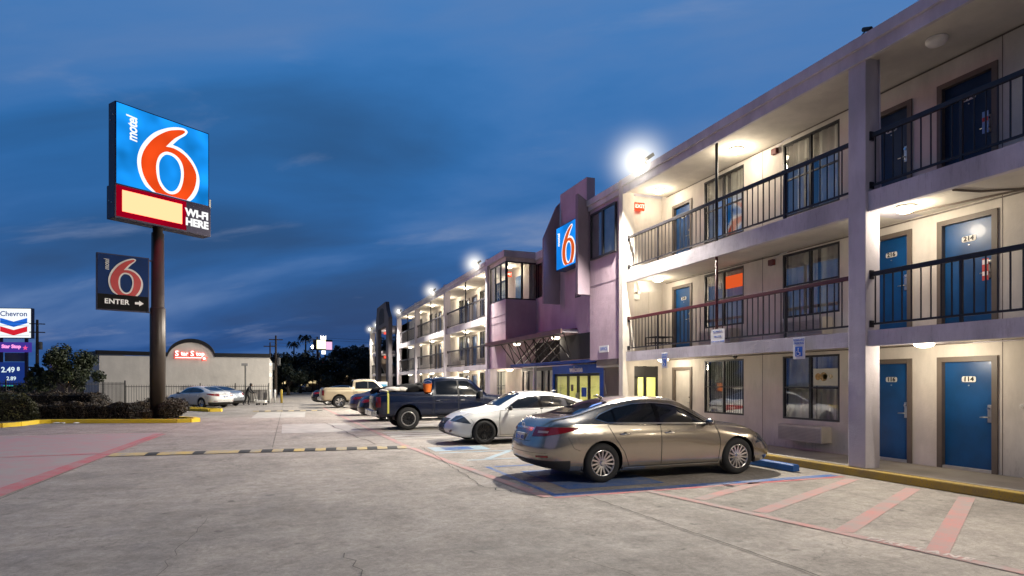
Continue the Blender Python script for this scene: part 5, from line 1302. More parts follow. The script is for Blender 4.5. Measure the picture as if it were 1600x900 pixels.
MB().lathe([(0, 0), (.125, 0), (.155, .27), (.165, .27), (.165, .30), (.145, .30), (.115, .02), (0, .02)], 24).build('bucket_body', pmat('bucket_orange', (.75, .17, .02), .45), bk)
MB().tube([(-.16, 0, .29), (-.12, -.05, .38), (0, -.07, .42), (.12, -.05, .38), (.16, 0, .29)], .006, 6).build('bucket_handle', M_metal, bk)
st_ = MB(); ypts = [(21.44, .60), (21.43, .80), (21.425, 1.0), (21.44, 1.18), (21.47, 1.30), (21.55, 1.37), (21.8, 1.42)]
for a, b in zip(ypts, ypts[1:]): st_.quad((3.36, a[0] - .012, a[1]), (3.42, a[0] - .012, a[1]), (3.42, b[0] - .012, b[1]), (3.36, b[0] - .012, b[1]))
tag(st_.build('tie_strap', pmat('strap_yellow', (.62, .58, .12), .7), None), 'yellow ratchet strap hanging over the side of the pickup bed', 'strap')
for y in (): pass
# small cargo trailer far off
tr = thing('cargo_trailer', 'white and orange rental cargo trailer beyond the parked cars', 'trailer', (7.3, 57.0, 0))
MB().box(-1.5, 1.5, -.9, .9, .45, 1.72).build('box_body', M_white, tr, bevel=.04)
MB().box(-1.45, .4, -.908, -.901, .75, 1.15).build('orange_band', pmat('band_orange', (.75, .13, .02), .5), tr); MB().box(.45, 1.45, -.908, -.901, .7, 1.5).build('blue_panel', pmat('band_blue', (.1, .35, .6), .5), tr)
for s in (-1, 1): wheel(tr, 0, s * .95, .32, .18, s, M_rim, 5)
MB().tube([(-1.5, 0, .5), (-2.2, 0, .5)], .04, 8).build('tow_bar', M_black, tr)

# ------------------------------------------------------------------ planting
def leaf_cloud(n, sampler, size, seed, flat=.0):
    rr = random.Random(seed); m = MB()
    for _ in range(n):
        p = sampler(rr)
        if p is None: continue
        s = size * rr.uniform(.55, 1.35); u = Vector((rr.gauss(0, 1), rr.gauss(0, 1), rr.gauss(0, 1) * (1 - flat))).normalized(); w = u.orthogonal().normalized()
        w = (Matrix.Rotation(rr.uniform(0, 6.28), 3, u) @ w); q = u.cross(w); p = Vector(p)
        m.quad(p - w * s, p - q * s * .45, p + w * s, p + q * s * .45)
    return m
L_hedge = leafmat('hedge_leaves', (.016, .012, .009), (.14, .09, .045), (.05, .033, .02))
L_hedge2 = leafmat('hedge_leaves_green', (.018, .022, .008), (.19, .17, .06), (.06, .06, .02))
L_tree = leafmat('tree_leaves', (.006, .012, .005), (.045, .06, .02))
L_far = leafmat('far_leaves', (.003, .007, .004), (.016, .026, .012))
M_bark = pmat('bark', (.05, .04, .03), .9, bump=.4)
def hedge(x0, x1, y0, y1, h, mat, label, seed, n=9000, rz=0., name='hedge', group=None, size=.045):
    t = thing(name, label, 'hedge', ((x0 + x1) / 2, (y0 + y1) / 2, 0), rz, group); a, b = (x1 - x0) / 2, (y1 - y0) / 2
    ph = random.Random(seed).uniform(0, 9)
    def bump_(x, y): return .07 * math.sin(x * 2.3 + ph) + .05 * math.sin(y * 3.1 + ph * 2) + .04 * math.sin(x * 5.7 + y * 4)
    def smp(rr):
        f = rr.random(); u, v, w = rr.uniform(-1, 1), rr.uniform(-1, 1), rr.random()
        k = 1 - abs(rr.gauss(0, .05))
        if f < .45: x, y, z = u * a, v * b, h * k
        elif f < .75: x, y, z = u * a, (-1 if rr.random() < .8 else 1) * b * k, h * w
        else: x, y, z = (1 if rr.random() < .6 else -1) * a * k, v * b, h * w
        e = 1 - .12 * (z / h) ** 4
        return (x * e + rr.gauss(0, .03), y * e + rr.gauss(0, .03), max(.02, z + bump_(x, y) * z / h + rr.gauss(0, .02)))
    leaf_cloud(n, smp, size, seed).build('leaves', mat, t)
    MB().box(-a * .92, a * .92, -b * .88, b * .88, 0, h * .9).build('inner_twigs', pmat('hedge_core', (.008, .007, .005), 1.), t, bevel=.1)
    return t
hedge(-17.0, -9.8, 29.4, 31.6, 1.12, L_hedge2, 'tall olive hedge block at the left edge behind the yellow kerb', 1, 16000, rz=.40, size=.05)
hedge(-10.6, -5.65, 31.4, 33.2, .70, L_hedge, 'low reddish hedge between the olive hedge and the sign pole', 2, 15000, rz=-.42)
hedge(-17.5, -8.2, 36.0, 37.4, 1.18, L_hedge, 'dark hedge row behind the front hedges', 3, 12000, rz=-.25)
def bush(x, y, r, h, mat, label, seed, n=3500, size=.045):
    t = thing('bush', label, 'bush', (x, y, 0)); rr0 = random.Random(seed)
    lob = [(rr0.uniform(-.4, .4) * r, rr0.uniform(-.4, .4) * r, h * rr0.uniform(.4, .68), r * rr0.uniform(.5, .75)) for _ in range(7)]
    def smp(rr):
        c = rr.choice(lob); d = Vector((rr.gauss(0, 1), rr.gauss(0, 1), rr.gauss(0, 1))).normalized() * c[3] * rr.uniform(.75, 1.02)
        z = c[2] + d.z * .8
        return (c[0] + d.x, c[1] + d.y, max(.03, min(h, z)))
    leaf_cloud(n, smp, size, seed).build('leaves', mat, t)
    m = MB()
    for i in range(6): a = i * 1.05; m.tube([(0, 0, 0), (math.cos(a) * r * .3, math.sin(a) * r * .3, h * .4), (math.cos(a) * r * .6, math.sin(a) * r * .6, h * .75)], [.02, .014, .006], 5)
    m.build('stems', M_bark, t); return t
bush(-4.6, 29.9, .62, 1.0, L_hedge, 'round brown green bush right beside the sign pole', 11, 5000)
bush(-5.6, 29.6, .35, .6, L_hedge, 'small bush at the foot of the sign pole', 15, 1500)
bush(-5.75, 34.0, .75, 1.2, L_hedge, 'round dark red bush behind the sign pole', 12, 5000)
bush(-5.4, 36.2, .62, .85, L_hedge, 'low reddish bush in front of the white sedan on the left', 13, 5000)
# island bed and kerbs
struct(MB().prism([(-22, 24.5), (-9.9, 28.2), (-9.5, 30.0), (-8.9, 30.3), (-4.0, 28.85), (-3.6, 29.1), (-3.8, 29.8), (-5.2, 31.4), (-6.7, 38.2), (-24, 39)], 'z', .003, .10).build('planting_bed_soil', pmat('soil', (.035, .025, .018), .95, bump=.4)))
def kerb_path(name, pts, mat, w=.16, h=.15):
    m = MB()
    for a, b in zip(pts, pts[1:]):
        a = Vector(a); b = Vector(b); d = (b - a).normalized(); n = Vector((-d.y, d.x)) * w / 2; a2 = a - d * .01; b2 = b + d * .01
        m.prism([tuple(a2 - n), tuple(b2 - n), tuple(b2 + n), tuple(a2 + n)], 'z', .002, h + random.uniform(-.003, .003))
    return struct(m.build(name, mat))
kerb_path('island_kerb', [(-22, 24.3), (-9.95, 28.0), (-9.6, 28.6), (-9.45, 30.0), (-9.0, 30.15), (-7, 29.5), (-4.2, 28.65), (-3.75, 28.75), (-3.5, 29.15), (-3.7, 29.9), (-5.2, 31.5), (-6.6, 38.0)], M_curb_yb, .2, .16)
kerb_path('parking_divider_kerb', [(-6.6, 42.6), (-4.0, 38.6), (-3.55, 38.7), (-3.5, 39.1), (-5.9, 43)], M_curb_yb, .2, .16)
for i, (x, y) in enumerate(((-8.75, 29.85), (-8.0, 29.6), (-8.5, 29.7))):
    l_ = MB().lathe([(0, 0), (.09, .01), (.12, .05), (.06, .08), (0, .085)], 9).build('litter', M_white, None, smooth=True); l_.location = (x, y, 0.005); l_.scale = (1.3, .7, .6); l_.rotation_euler.z = i
    tag(l_, 'crumpled white litter lying against the yellow island kerb', 'litter', 'pieces of litter along the yellow kerb')
def tree(name, x, y, h, spread, mat, label, seed, n=9000, size=.10, trunk_h=.35, group=None, r0=.12):
    t = thing(name, label, 'tree', (x, y, 0), 0, group); rr0 = random.Random(seed); m = MB(); tips = []
    m.tube([(0, 0, 0), (.04, .02, h * trunk_h * .6), (-.03, .05, h * trunk_h), (0, 0, h * .7)], [r0, r0 * .8, r0 * .6, r0 * .25], 8)
    for i in range(9):
        a = rr0.uniform(0, 6.28); z0 = h * rr0.uniform(trunk_h * .7, .6); L_ = spread * rr0.uniform(.5, .95); z1 = z0 + h * rr0.uniform(.1, .38)
        e = (math.cos(a) * L_, math.sin(a) * L_, min(z1, h * .93)); m.tube([(0, 0, z0), (e[0] * .5, e[1] * .5, z0 + (e[2] - z0) * .6), e], [r0 * .4, r0 * .25, r0 * .08], 5); tips.append(e)
    tips += [(rr0.uniform(-.4, .4) * spread, rr0.uniform(-.4, .4) * spread, h * rr0.uniform(.6, .95)) for _ in range(7)]
    m.build('trunk', M_bark, t, smooth=True); cl = [(p, spread * rr0.uniform(.14, .32)) for p in tips for _ in (0, 1)]
    cl = [((p[0] + rr0.gauss(0, .12) * spread, p[1] + rr0.gauss(0, .12) * spread, p[2] + rr0.gauss(0, .05) * h), r) for p, r in cl]
    def smp(rr):
        c, r = rr.choice(cl); d = Vector((rr.gauss(0, 1), rr.gauss(0, 1), rr.gauss(0, .8))).normalized() * r * rr.uniform(.3, 1.05) ** .6
        return (c[0] + d.x, c[1] + d.y, max(h * .12, c[2] + d.z))
    leaf_cloud(n, smp, size, seed + 1).build('crown', mat, t); return t
tree('tree', -11.4, 40.5, 3.35, 1.75, L_tree, 'small dark bushy tree left of the store, behind the hedges', 21, 11000, .085, .2)
tree('tree', -29.4, 80, 1.3, 1.0, L_hedge2, 'lit green tree low behind the petrol price sign', 23, 5000, .16, .15)
tree('tree', -20.7, 66, 3.0, .8, L_hedge2, 'lighter green tree just right of the petrol price sign', 24, 4000, .13, .2)

# ------------------------------------------------------------------ fences
def fence(p, q, h, label, step=.15, post=2.4, group='black metal picket fences'):
    p = Vector(p); q = Vector(q); d = q - p; L_ = d.length; t = thing('picket_fence', label, 'fence', (p.x, p.y, 0), math.atan2(d.y, d.x), group)
    m = MB(); n = int(L_ / step)
    for i in range(n): x = (i + .5) * L_ / n; m.box(x - .011, x + .011, -.011, .011, .08, h)
    m.build('pickets', M_black, t); MB().box(0, L_, -.016, .016, h - .16, h - .12).box(0, L_, -.016, .016, .14, .18).build('rails', M_black, t)
    k = max(1, round(L_ / post)); first = None
    for i in range(k + 1):
        x = i * L_ / k
        if first is None: first = MB().box(-.035, .035, -.035, .035, 0, h + .12).build('post', M_black, t)
        else: c = first.copy(); COL.objects.link(c); c.parent = t; c.location.x = x
    return t
fence((-21, 49.0), (-12.6, 47.0), 1.75, 'black picket fence behind the hedges on the left')
fence((-12.6, 47.0), (-11.0, 51.8), 1.7, 'short black fence panel beside the small dark tree')
fence((-11.0, 51.8), (-1.2, 52.6), 1.5, 'long black picket fence in front of the beige store', .16)
# low block wall and bollards by the store corner
w_ = MB().box(-5.6, -1.35, 53.4, 53.6, 0, 1.02).box(-5.65, -1.3, 53.36, 53.64, 1.02, 1.08).build('low_wall', stucco('block_wall', (.36, .34, .32), .4)); tag(w_, 'low grey wall behind the fence at the right end of the store', 'wall')
for i, (x, c, lab) in enumerate(((-1.15, 'white_plain', 'white bollard beside the end post of the store fence'), (-.75, 'white_plain', 'white bollard between its white neighbour and the yellow one'), (-.25, 'bollard_yellow', 'yellow bollard at the corner of the store'))):
    b = MB().lathe([(0, 0), (.09, 0), (.09, 1.0), (.07, 1.07), (0, 1.1)], 16).build('bollard', MATS.get(c) or pmat('bollard_yellow', (.5, .36, .05), .5), None, smooth=True); b.location = (x, 53.0, 0); tag(b, lab, 'bollard', 'bollards at the store corner')
c = MB().box(-.5, .5, -.3, .3, .1, 1.0).box(-.48, .48, -.28, .28, 1.0, 1.06).build('rubbish_bin', M_black, None, bevel=.03); c.location = (-4.0, 51.9, 0); tag(c, 'dark bin standing by the fence behind the silver car', 'bin')
# path lamp in front of store
lp_ = thing('lamp_post', 'short unlit grey lamp post in front of the beige store', 'lamp post', (-2.95, 52.9, 0))
MB().tube([(0, 0, 0), (0, 0, 3.0)], .06, 10).build('pole', pmat('post_grey', (.12, .12, .12), .5), lp_); MB().box(-.28, .2, -.12, .12, 3.0, 3.2).build('lamp_head', pmat('lamp_head_grey', (.3, .3, .3), .5), lp_, bevel=.03)

# ------------------------------------------------------------------ the beige store
store = thing('store_building', 'low beige store with a black parapet and an arched front', 'store', (-8, 57.5, 0))
M_store = stucco('store_stucco', (.66, .63, .58), .10); M_par = pmat('parapet_black', (.014, .014, .016), .5)
x0, x1 = -14.0 + 8, -1.26 + 8
arc = [(-.55 + 1.62 * math.cos(R(a)) , 3.55 + 1.62 * math.sin(R(a)) * .92) for a in range(10, 171, 8)]
arc = [( (p[0] + .55) * 1.12 + .62, p[1]) for p in arc]
prof = [(x0, 0), (x1, 0), (x1, 3.84), (arc[0][0] + .02, 3.84)] + arc + [(arc[-1][0] - .02, 3.84), (x0, 3.84)]
MB().prism(prof, 'y', 0, .3).box(x0, x1, .301, 14, 0, 3.8).build('wall', M_store, store)
m = MB(); top = [(x1 + .06, 3.86), (arc[0][0], 3.86)] + arc + [(arc[-1][0], 3.86), (x0 - .25, 3.95)]
for a, b in zip(top, top[1:]):
    m.prism([a, b, (b[0], b[1] + .32), (a[0], a[1] + .32)], 'y', -.10, .4)
m.build('parapet', M_par, store)
MB().prism([(x0 - .01, 0), (x0 - 1.9, 3.2), (x0 - 1.9, 14), (x0 - .01, 14)], 'z', 0, 3.8).build('side_wall', M_store, store)
MB().prism([(x0 - .1, -.15), (x0 - 2.1, 3.1), (x0 - 2.1, 14), (x0 - .1, 14)], 'z', 3.801, 4.2).build('parapet', M_par, store)
MB().box(x1 + .001, x1 + .12, 1, 1.5, 2.2, 2.5).box(x1 + .001, x1 + .12, 1, 1.4, 3.2, 3.4).build('wall_light', emat('wall_light_glow', (1, .95, .8), 2.), store)
ss = thing('store_sign', 'red outlined white channel letter sign under the arch of the store', 'sign', (-8.4, 57.4, 0))
E_red = emat('neon_red', (1., .05, .02), 2.2); E_w2 = emat('channel_white', (1, .93, .9), 2.2)
for bold, mt, dy in ((.05, E_red, -.03), (.012, E_w2, -.06)):
    for tx, xx, sz in (('S', -.45, .80), ('tar', .30, .62), ('S', 1.05, .80), ('top', 1.85, .62)):
        text('lettering', tx, mt, ss, (1, 0, 0), (0, 0, 1), (xx, dy, 4.12), sz, bold=bold, extrude=.01, res=2)
MB().box(-.7, 2.1, -.04, -.02, 3.60, 3.76).build('underline', E_red, ss); MB().box(-.6, 2.0, -.06, -.045, 3.64, 3.72).build('underline_tube', E_w2, ss)
def star(cx, cz, r): return [(cx + (r if i % 2 == 0 else r * .42) * math.sin(i * math.pi / 5), cz + (r if i % 2 == 0 else r * .42) * math.cos(i * math.pi / 5)) for i in range(10)]
MB().prism(star(2.25, 3.62, .36), 'y', -.05, -.03).build('star', E_red, ss); MB().prism(star(2.25, 3.62, .22), 'y', -.07, -.055).build('star_face', E_w2, ss)
ss.scale = (.76, 1, .76); ss.location = (-8.1, 57.4, .95)

# ------------------------------------------------------------------ petrol station signs
cs = thing('petrol_sign', 'large lit white petrol station sign with blue and red chevrons at the left edge', 'sign', (-29.2, 86, 0), -.25)
MB().box(-1.9, 1.9, -.25, .25, 6.75, 10.25).build('cabinet', M_cab, cs)
fp = MB().box(-1.82, 1.82, -.27, -.252, 6.83, 10.17).build('face_panel', emat('petrol_white', (.9, .96, 1.0), 1.1), cs)
text('lettering', 'Chevron', emat('petrol_navy', (.01, .05, .25), .8), fp, (1, 0, 0), (0, 0, 1), (.0, -.28, 9.55), .82, bold=.012)
for z, col, nm in ((8.72, (.02, .16, .75), 'chevron_blue'), (7.75, (.75, .02, .04), 'chevron_red')):
    MB().prism([(-1.45, z + .38), (0, z - .05), (1.45, z + .38), (1.45, z - .22), (0, z - .68), (-1.45, z - .22)], 'y', -.285, -.272).build('chevron', emat(nm, col, .9), fp)
for x in (-1.5, 1.2): MB().box(x - .15, x + .15, -.1, .1, 0, 6.74).build('post', M_cab, cs)
MB().box(-1.9, 1.65, -.2, .2, 5.15, 6.3).build('promo_panel', emat('promo_purple', (.07, .04, .36), .8), cs)
text('lettering', 'Star Stop', emat('promo_pink', (1, .35, .75), 1.2), cs, (1, 0, 0), (0, 0, 1), (-.3, -.21, 5.8), .55, bold=.03)
MB().prism(star(1.2, 5.65, .3), 'y', -.23, -.21).build('star', emat('promo_red', (1, .1, .3), 1.), cs)
MB().box(-1.9, .9, -.2, .2, 1.2, 4.0).build('price_panel', emat('price_blue', (.015, .045, .26), .7), cs)
E_price = emat('price_white', (.75, .9, .95), 1.)
text('lettering', '2.49', E_price, cs, (1, 0, 0), (0, 0, 1), (-.65, -.21, 3.1), .85, bold=.02); text('lettering', '8', E_price, cs, (1, 0, 0), (0, 0, 1), (.45, -.21, 3.2), .6, bold=.02)
text('lettering', '2.89', E_price, cs, (1, 0, 0), (0, 0, 1), (-.3, -.21, 2.1), .6, bold=.01); MB().box(-1.2, .85, -.215, -.205, 1.25, 1.32).build('price_divider', emat('price_green', (.05, .6, .3), .9), cs)
MB().box(-1.4, 1.0, .4, .6, 4.1, 5.1).build('grey_panel', pmat('panel_grey', (.12, .13, .15), .7), cs)
fpole = thing('flag_pole', 'slim grey pole in front of the petrol station sign', 'pole', (-24.1, 66.5, 0)); MB().tube([(0, 0, 0), (0, 0, 7.2)], .06, 8).build('pole', M_plate, fpole)
s2_ = thing('petrol_sign', 'small distant petrol sign above the dark tree', 'sign', (-35.0, 118, 0), -.3); s2_.scale = (.65, 1, .85)
MB().box(-.9, .9, -.2, .2, 5.6, 7.2).build('face_panel', emat('petrol_white', (.9, .96, 1.0), 1.1), s2_)
for z, col, nm in ((6.75, (.02, .16, .75), 'chevron_blue'), (6.3, (.75, .02, .04), 'chevron_red')): MB().prism([(-.6, z + .18), (0, z), (.6, z + .18), (.6, z - .1), (0, z - .3), (-.6, z - .1)], 'y', -.23, -.205).build('chevron', MATS[nm], s2_)
MB().box(-.9, .9, -.2, .2, 4.9, 5.5).build('promo_panel', MATS['promo_purple'], s2_); MB().box(-.1, .1, -.1, .1, 0, 4.89).build('post', M_cab, s2_)

# ------------------------------------------------------------------ poles, wires, far lights
def upole(x, y, h, label, arms=1, r=.15, lean=0):
    t = thing('utility_pole', label, 'utility pole', (x, y, 0), 0, 'utility poles along the road'); MB().tube([(0, 0, 0), (lean, 0, h)], [r, r * .6], 8).build('pole', pmat('pole_wood', (.04, .03, .025), .9), t)
    for i in range(arms): MB().box(-.7, .7, -.05, .05, h - .5 - i * .9, h - .40 - i * .9).build('crossarm', MATS['pole_wood'], t)
    MB().lathe([(0, 0), (.2, 0), (.2, .8), (0, .85)], 12, 'z', (.28, 0, h - 3.2)).build('transformer', pmat('transformer_grey', (.1, .1, .1), .6), t); return t
upole(-24.9, 79, 8.4, 'tall dark utility pole right of the petrol sign', 2, .2)
upole(-.9, 70, 6.7, 'utility pole with transformer just right of the store'); upole(-1.6, 76, 6.3, 'thinner utility pole directly at the store corner', 1, .12)
upole(4.6, 97, 8.6, 'distant utility pole above the dark trees', 1, .16); upole(-.2, 104, 6.5, 'short distant pole left of the tall one above the trees', 0, .12)
wr = MB()
for dz, sag in ((0, .5), (.35, .45), (-1.0, .7)):
    for (a, b) in (((-25.6, 79, 7.7), (-60, 70, 9)), ((-1.6, 76, 6.0), (4.6, 97, 8.2)), ((4.6, 97, 8.1), (60, 120, 10))):
        pts = []
        for i in range(13): t_ = i / 12; pts.append((a[0] + (b[0] - a[0]) * t_, a[1] + (b[1] - a[1]) * t_, a[2] + (b[2] - a[2]) * t_ + dz - sag * 4 * t_ * (1 - t_)))
        wr.tube(pts, .02, 4)
tag(wr.build('overhead_wires', M_black), 'thin overhead power lines between the distant poles', 'wires')
rr = random.Random(5)
for i, (x, y, h_, s) in enumerate(((2.2, 98, 6.2, 4.2), (6.0, 92, 5.0, 4.0), (10.5, 96, 6.3, 5.0), (15.5, 92, 7.6, 5.0), (19.5, 96, 7.0, 4.6), (24, 100, 7.4, 5), (-1.0, 90, 5.2, 3.2), (0.4, 84, 3.6, 2.2), (8.0, 104, 7.0, 4.), (13, 106, 7.6, 4.4))):
    tree('tree', x, y, h_, s, L_far, ['dark distant tree %s' % q for q in ('first right of the store', 'second right of the store', 'under the distant lit sign', 'beside the far column of the motel', 'behind the far column of the motel', 'behind the far end of the motel', 'touching the store corner', 'lowest, at the store corner', 'behind the row, left of the lit sign', 'behind the row, right of the lit sign', 'left of the petrol sign')][i], 60 + i, 4500, .24, .22, 'dark distant trees', .25)
for x, y, h_, lab in ((3.2, 108, 9.0, 'slim palm silhouette above the distant trees'), (1.5, 120, 8.6, 'smaller slim palm silhouette beside the distant pole')):
    t = thing('palm_tree', lab, 'tree', (x, y, 0)); MB().tube([(0, 0, 0), (.1, 0, h_)], [.18, .12], 7).build('trunk', M_bark, t); m = MB()
    for i in range(26):
        a = i * 2.4; e = .5 + .5 * math.sin(i * 1.7); p = Vector((0, 0, h_)); d = Vector((math.cos(a), math.sin(a), .7 * e)); q = p + d * .9; r_ = q + Vector((d.x * .5, d.y * .5, -.8)); sd = Vector((-d.y, d.x, 0)).normalized() * .16
        m.quad(p - sd * .3, q - sd, q + sd, p + sd * .3).quad(q - sd, r_ - sd * .2, r_ + sd * .2, q + sd)
    m.build('crown', L_far, t)
struct(MB().quad((-120, 112, 0.02), (200, 112, .02), (200, 112, .3), (-120, 112, .3)).build('road_verge', M_dark))
tl = leaf_cloud(26000, lambda r_: (r_.uniform(-90, 130), 128 + r_.gauss(0, 2.5), abs(r_.gauss(0, 1)) ** .7 * 1.9 + .8 * math.sin(r_.uniform(-90, 130))), .5, 77)
tag(tl.build('far_woods', L_far), 'dark far-off belt of trees along the horizon', 'woods', kind='stuff')
# distant pylon sign on two legs
ds = thing('distant_sign', 'blown out white sign on two posts above the distant trees', 'sign', (5.4, 96, 0), .15)
for x in (-.75, .3): MB().box(x - .11, x + .11, -.1, .1, 0, 6.6).build('post', M_cab, ds)
MB().box(-1.45, 1.35, -.2, .2, 6.5, 8.1).build('cabinet', M_cab, ds)
MB().box(-.95, .35, -.23, -.201, 6.7, 8.0).build('face_panel', emat('distant_yellow', (1., .95, .55), 2.2), ds); MB().box(.4, 1.3, -.23, -.201, 6.6, 7.8).build('side_panel', emat('distant_pink', (.9, .55, .8), 1.1), ds)
MB().prism([(-.4, 8.11), (-.4, 8.75), (-.12, 8.5), (.02, 8.75), (.16, 8.5), (.42, 8.75), (.42, 8.11)], 'y', -.2, -.1).build('crown_panel', emat('distant_white', (1, 1, 1), 2.), ds)
MB().box(-.25, .35, -.23, -.2, 5.9, 6.45).build('lower_panel', emat('distant_white', (1, 1, 1), 2.), ds); MB().box(-.6, .2, -.2, -.1, 4.4, 4.8).build('red_panel', emat('distant_red', (.35, .03, .02), .8), ds)
def glow(x, y, z, r, col, s, label, name='street_lamp', h=None):
    t = thing(name, label, 'street lamp', (x, y, 0)); k = 'glow%.2f%.2f%.2f%.1f' % (col + (s,))
    MB().lathe([(0, -r), (r * .7, -r * .7), (r, 0), (r * .7, r * .7), (0, r)], 12, 'z', (0, 0, z)).build('bulb', emat(k, col, s), t, smooth=True); MB().tube([(0, .1, 0), (0, .1, z)], .07, 6).build('pole', M_black, t); return t
glow(3.95, 96, 7.0, .26, (1, .98, .9), 20, 'very bright distant lamp just left of the white distant sign')
glow(-25.2, 100, 5.1, .42, (1, .9, .7), 9, 'bright street lamp glowing over the dark tree on the left')
sh = thing('distant_shop', 'low far-off shopfront with warm lights under the trees', 'shop', (5, 122, 0)); MB().box(-14, 16, 0, 6, 0, 3.2).build('wall', pmat('far_shop_wall', (.12, .09, .06), .9), sh)
sh.location.y = 109
for i, (x, w2_, z, c_) in enumerate(((-9.5, .9, 2.5, 5), (-6.5, .8, 2.6, 7), (-4.6, 1.0, 2.6, 4), (-2.8, .8, 2.7, 7), (.3, .4, 2.3, 3), (2.6, 1.5, 2.6, 1.4), (4.5, .7, 2.7, 5), (-11.3, .4, 2.2, 3), (-5.4, .5, 1.4, 1.2), (-1.2, 1.2, 1.5, .8), (6.5, .8, 1.6, 1.))):
    MB().box(x, x + w2_, -.2, -.01, z, z + .4).build('lit_window', emat('far_warm%.1f' % c_, (1., .78, .42), c_), sh)
ff = thing('feather_flag', 'pale feather flag standing by the far road', 'flag', (11.6, 88, 0)); MB().prism([(-.32, 1.2), (.3, 1.2), (.36, 3.6), (.1, 4.2), (-.25, 3.9)], 'y', -.02, .02).build('flag_cloth', pmat('flag_cloth', (.3, .33, .38), .8), ff); MB().tube([(-.34, 0, 0), (-.34, 0, 4.1)], .03, 6).build('pole', M_black, ff)
# small lights seen through the dark tree (a lit forecourt behind it)
fc_ = thing('petrol_forecourt', 'lit petrol forecourt glimpsed behind the dark tree', 'petrol station', (-21, 96, 0)); MB().box(-8, 9, 0, 10, 0, 3.6).build('wall', pmat('forecourt_wall', (.12, .09, .08), .8), fc_); rr = random.Random(9)
for i in range(16):
    x = rr.uniform(-6.5, 8.5); z = rr.uniform(.6, 3.3); col = rr.choice([(1, .85, .5), (1, .95, .85), (1, .4, .1)]); s = rr.choice([2., 5.]); MB().box(x, x + rr.uniform(.2, .6), -.1, -.01, z, z + rr.uniform(.15, .4)).build('lit_window', emat('fc%.2f%.1f' % (col[1], s), col, s), fc_)

# ------------------------------------------------------------------ the walker with a cart
def person():
    root = thing('person', 'dark clothed walker leaning forward over a low cart near the store fence', 'person', (-2.62, 48.9, 0), math.atan2(-.35, .94))
    J = dict(pel=(0, 0, .86), wst=(.05, 0, 1.02), chest=(.15, 0, 1.22), neck=(.24, 0, 1.38), head=(.30, 0, 1.48), crown=(.32, 0, 1.60),
             lh=(0, .09, .82), lk=(.16, .10, .47), la=(.02, .10, .09), lt=(.17, .11, .04), rh=(0, -.09, .82), rk=(-.02, -.10, .45), ra=(-.26, -.10, .13), rt=(-.14, -.11, .03),
             ls=(.19, .17, 1.30), le=(.27, .21, 1.03), lw=(.46, .18, .88), lf=(.53, .17, .85), rs=(.19, -.17, 1.30), re=(.27, -.21, 1.03), rw=(.46, -.18, .88), rf=(.53, -.17, .85))
    rad = dict(pel=.13, wst=.115, chest=.13, neck=.055, head=.085, crown=.075, lh=.09, lk=.06, la=.045, lt=.04, rh=.09, rk=.06, ra=.045, rt=.04, ls=.06, le=.045, lw=.032, lf=.035, rs=.06, re=.045, rw=.032, rf=.035)
    ed = [('pel', 'wst'), ('wst', 'chest'), ('chest', 'neck'), ('neck', 'head'), ('head', 'crown'), ('pel', 'lh'), ('lh', 'lk'), ('lk', 'la'), ('la', 'lt'), ('pel', 'rh'), ('rh', 'rk'), ('rk', 'ra'), ('ra', 'rt'), ('chest', 'ls'), ('ls', 'le'), ('le', 'lw'), ('lw', 'lf'), ('chest', 'rs'), ('rs', 're'), ('re', 'rw'), ('rw', 'rf')]
    ks = list(J); me = bpy.data.meshes.new('body'); me.from_pydata([J[k] for k in ks], [(ks.index(a), ks.index(b)) for a, b in ed], [])
    o = bpy.data.objects.new('body', me); COL.objects.link(o); sk = o.modifiers.new('s', 'SKIN'); o.modifiers.new('u', 'SUBSURF').levels = 1
    for i, k in enumerate(ks): v = me.skin_vertices[0].data[i]; v.radius = (rad[k], rad[k]); v.use_root = (k == 'pel')
    dg = bpy.context.evaluated_depsgraph_get(); m2 = bpy.data.meshes.new_from_object(o.evaluated_get(dg)); bpy.data.objects.remove(o)
    link('body', m2, pmat('dark_clothes', (.012, .012, .016), .8), root, True)
    MB().lathe([(0, .10), (.06, .085), (.095, .03), (.10, -.03), (.07, -.07)], 14, 'z', (.30, 0, 1.53)).build('hair', M_black, root, smooth=True)
    MB().lathe([(0, 0), (.03, .0), (.05, -.03), (.05, -.08), (.0, -.1)], 10, 'z', (.37, 0, 1.51)).build('face', pmat('skin', (.25, .14, .09), .6), root, smooth=True)
    for y in (-.18, .18):
        for k in range(4): MB().tube([(.54, y - .03 + k * .02, .86), (.58, y - .03 + k * .02, .85), (.585, y - .03 + k * .02, .82)], .009, 5).build('finger', MATS['skin'], root, smooth=True)
    ct = thing('hand_cart', 'small low cart pushed by the walker', 'cart', (-1.95, 48.75, 0), math.atan2(-.35, .94))
    MB().tube([(-.15, -.18, .84), (-.1, -.18, .4), (.0, -.18, .15), (.7, -.18, .15)], .014, 6).tube([(-.15, .18, .84), (-.1, .18, .4), (0, .18, .15), (.7, .18, .15)], .014, 6).tube([(-.15, -.2, .84), (-.15, .2, .84)], .014, 6).build('frame', M_metal, ct)
    MB().box(.02, .7, -.2, .2, .16, .36).build('load', M_plate, ct, bevel=.04)
    for x in (.1, .6):
        for y in (-.2, .2): MB().lathe([(0, -.015), (.07, -.015), (.07, .015), (0, .015)], 12, 'y', (x, y, .07)).build('wheel', M_tyre, ct)
person()

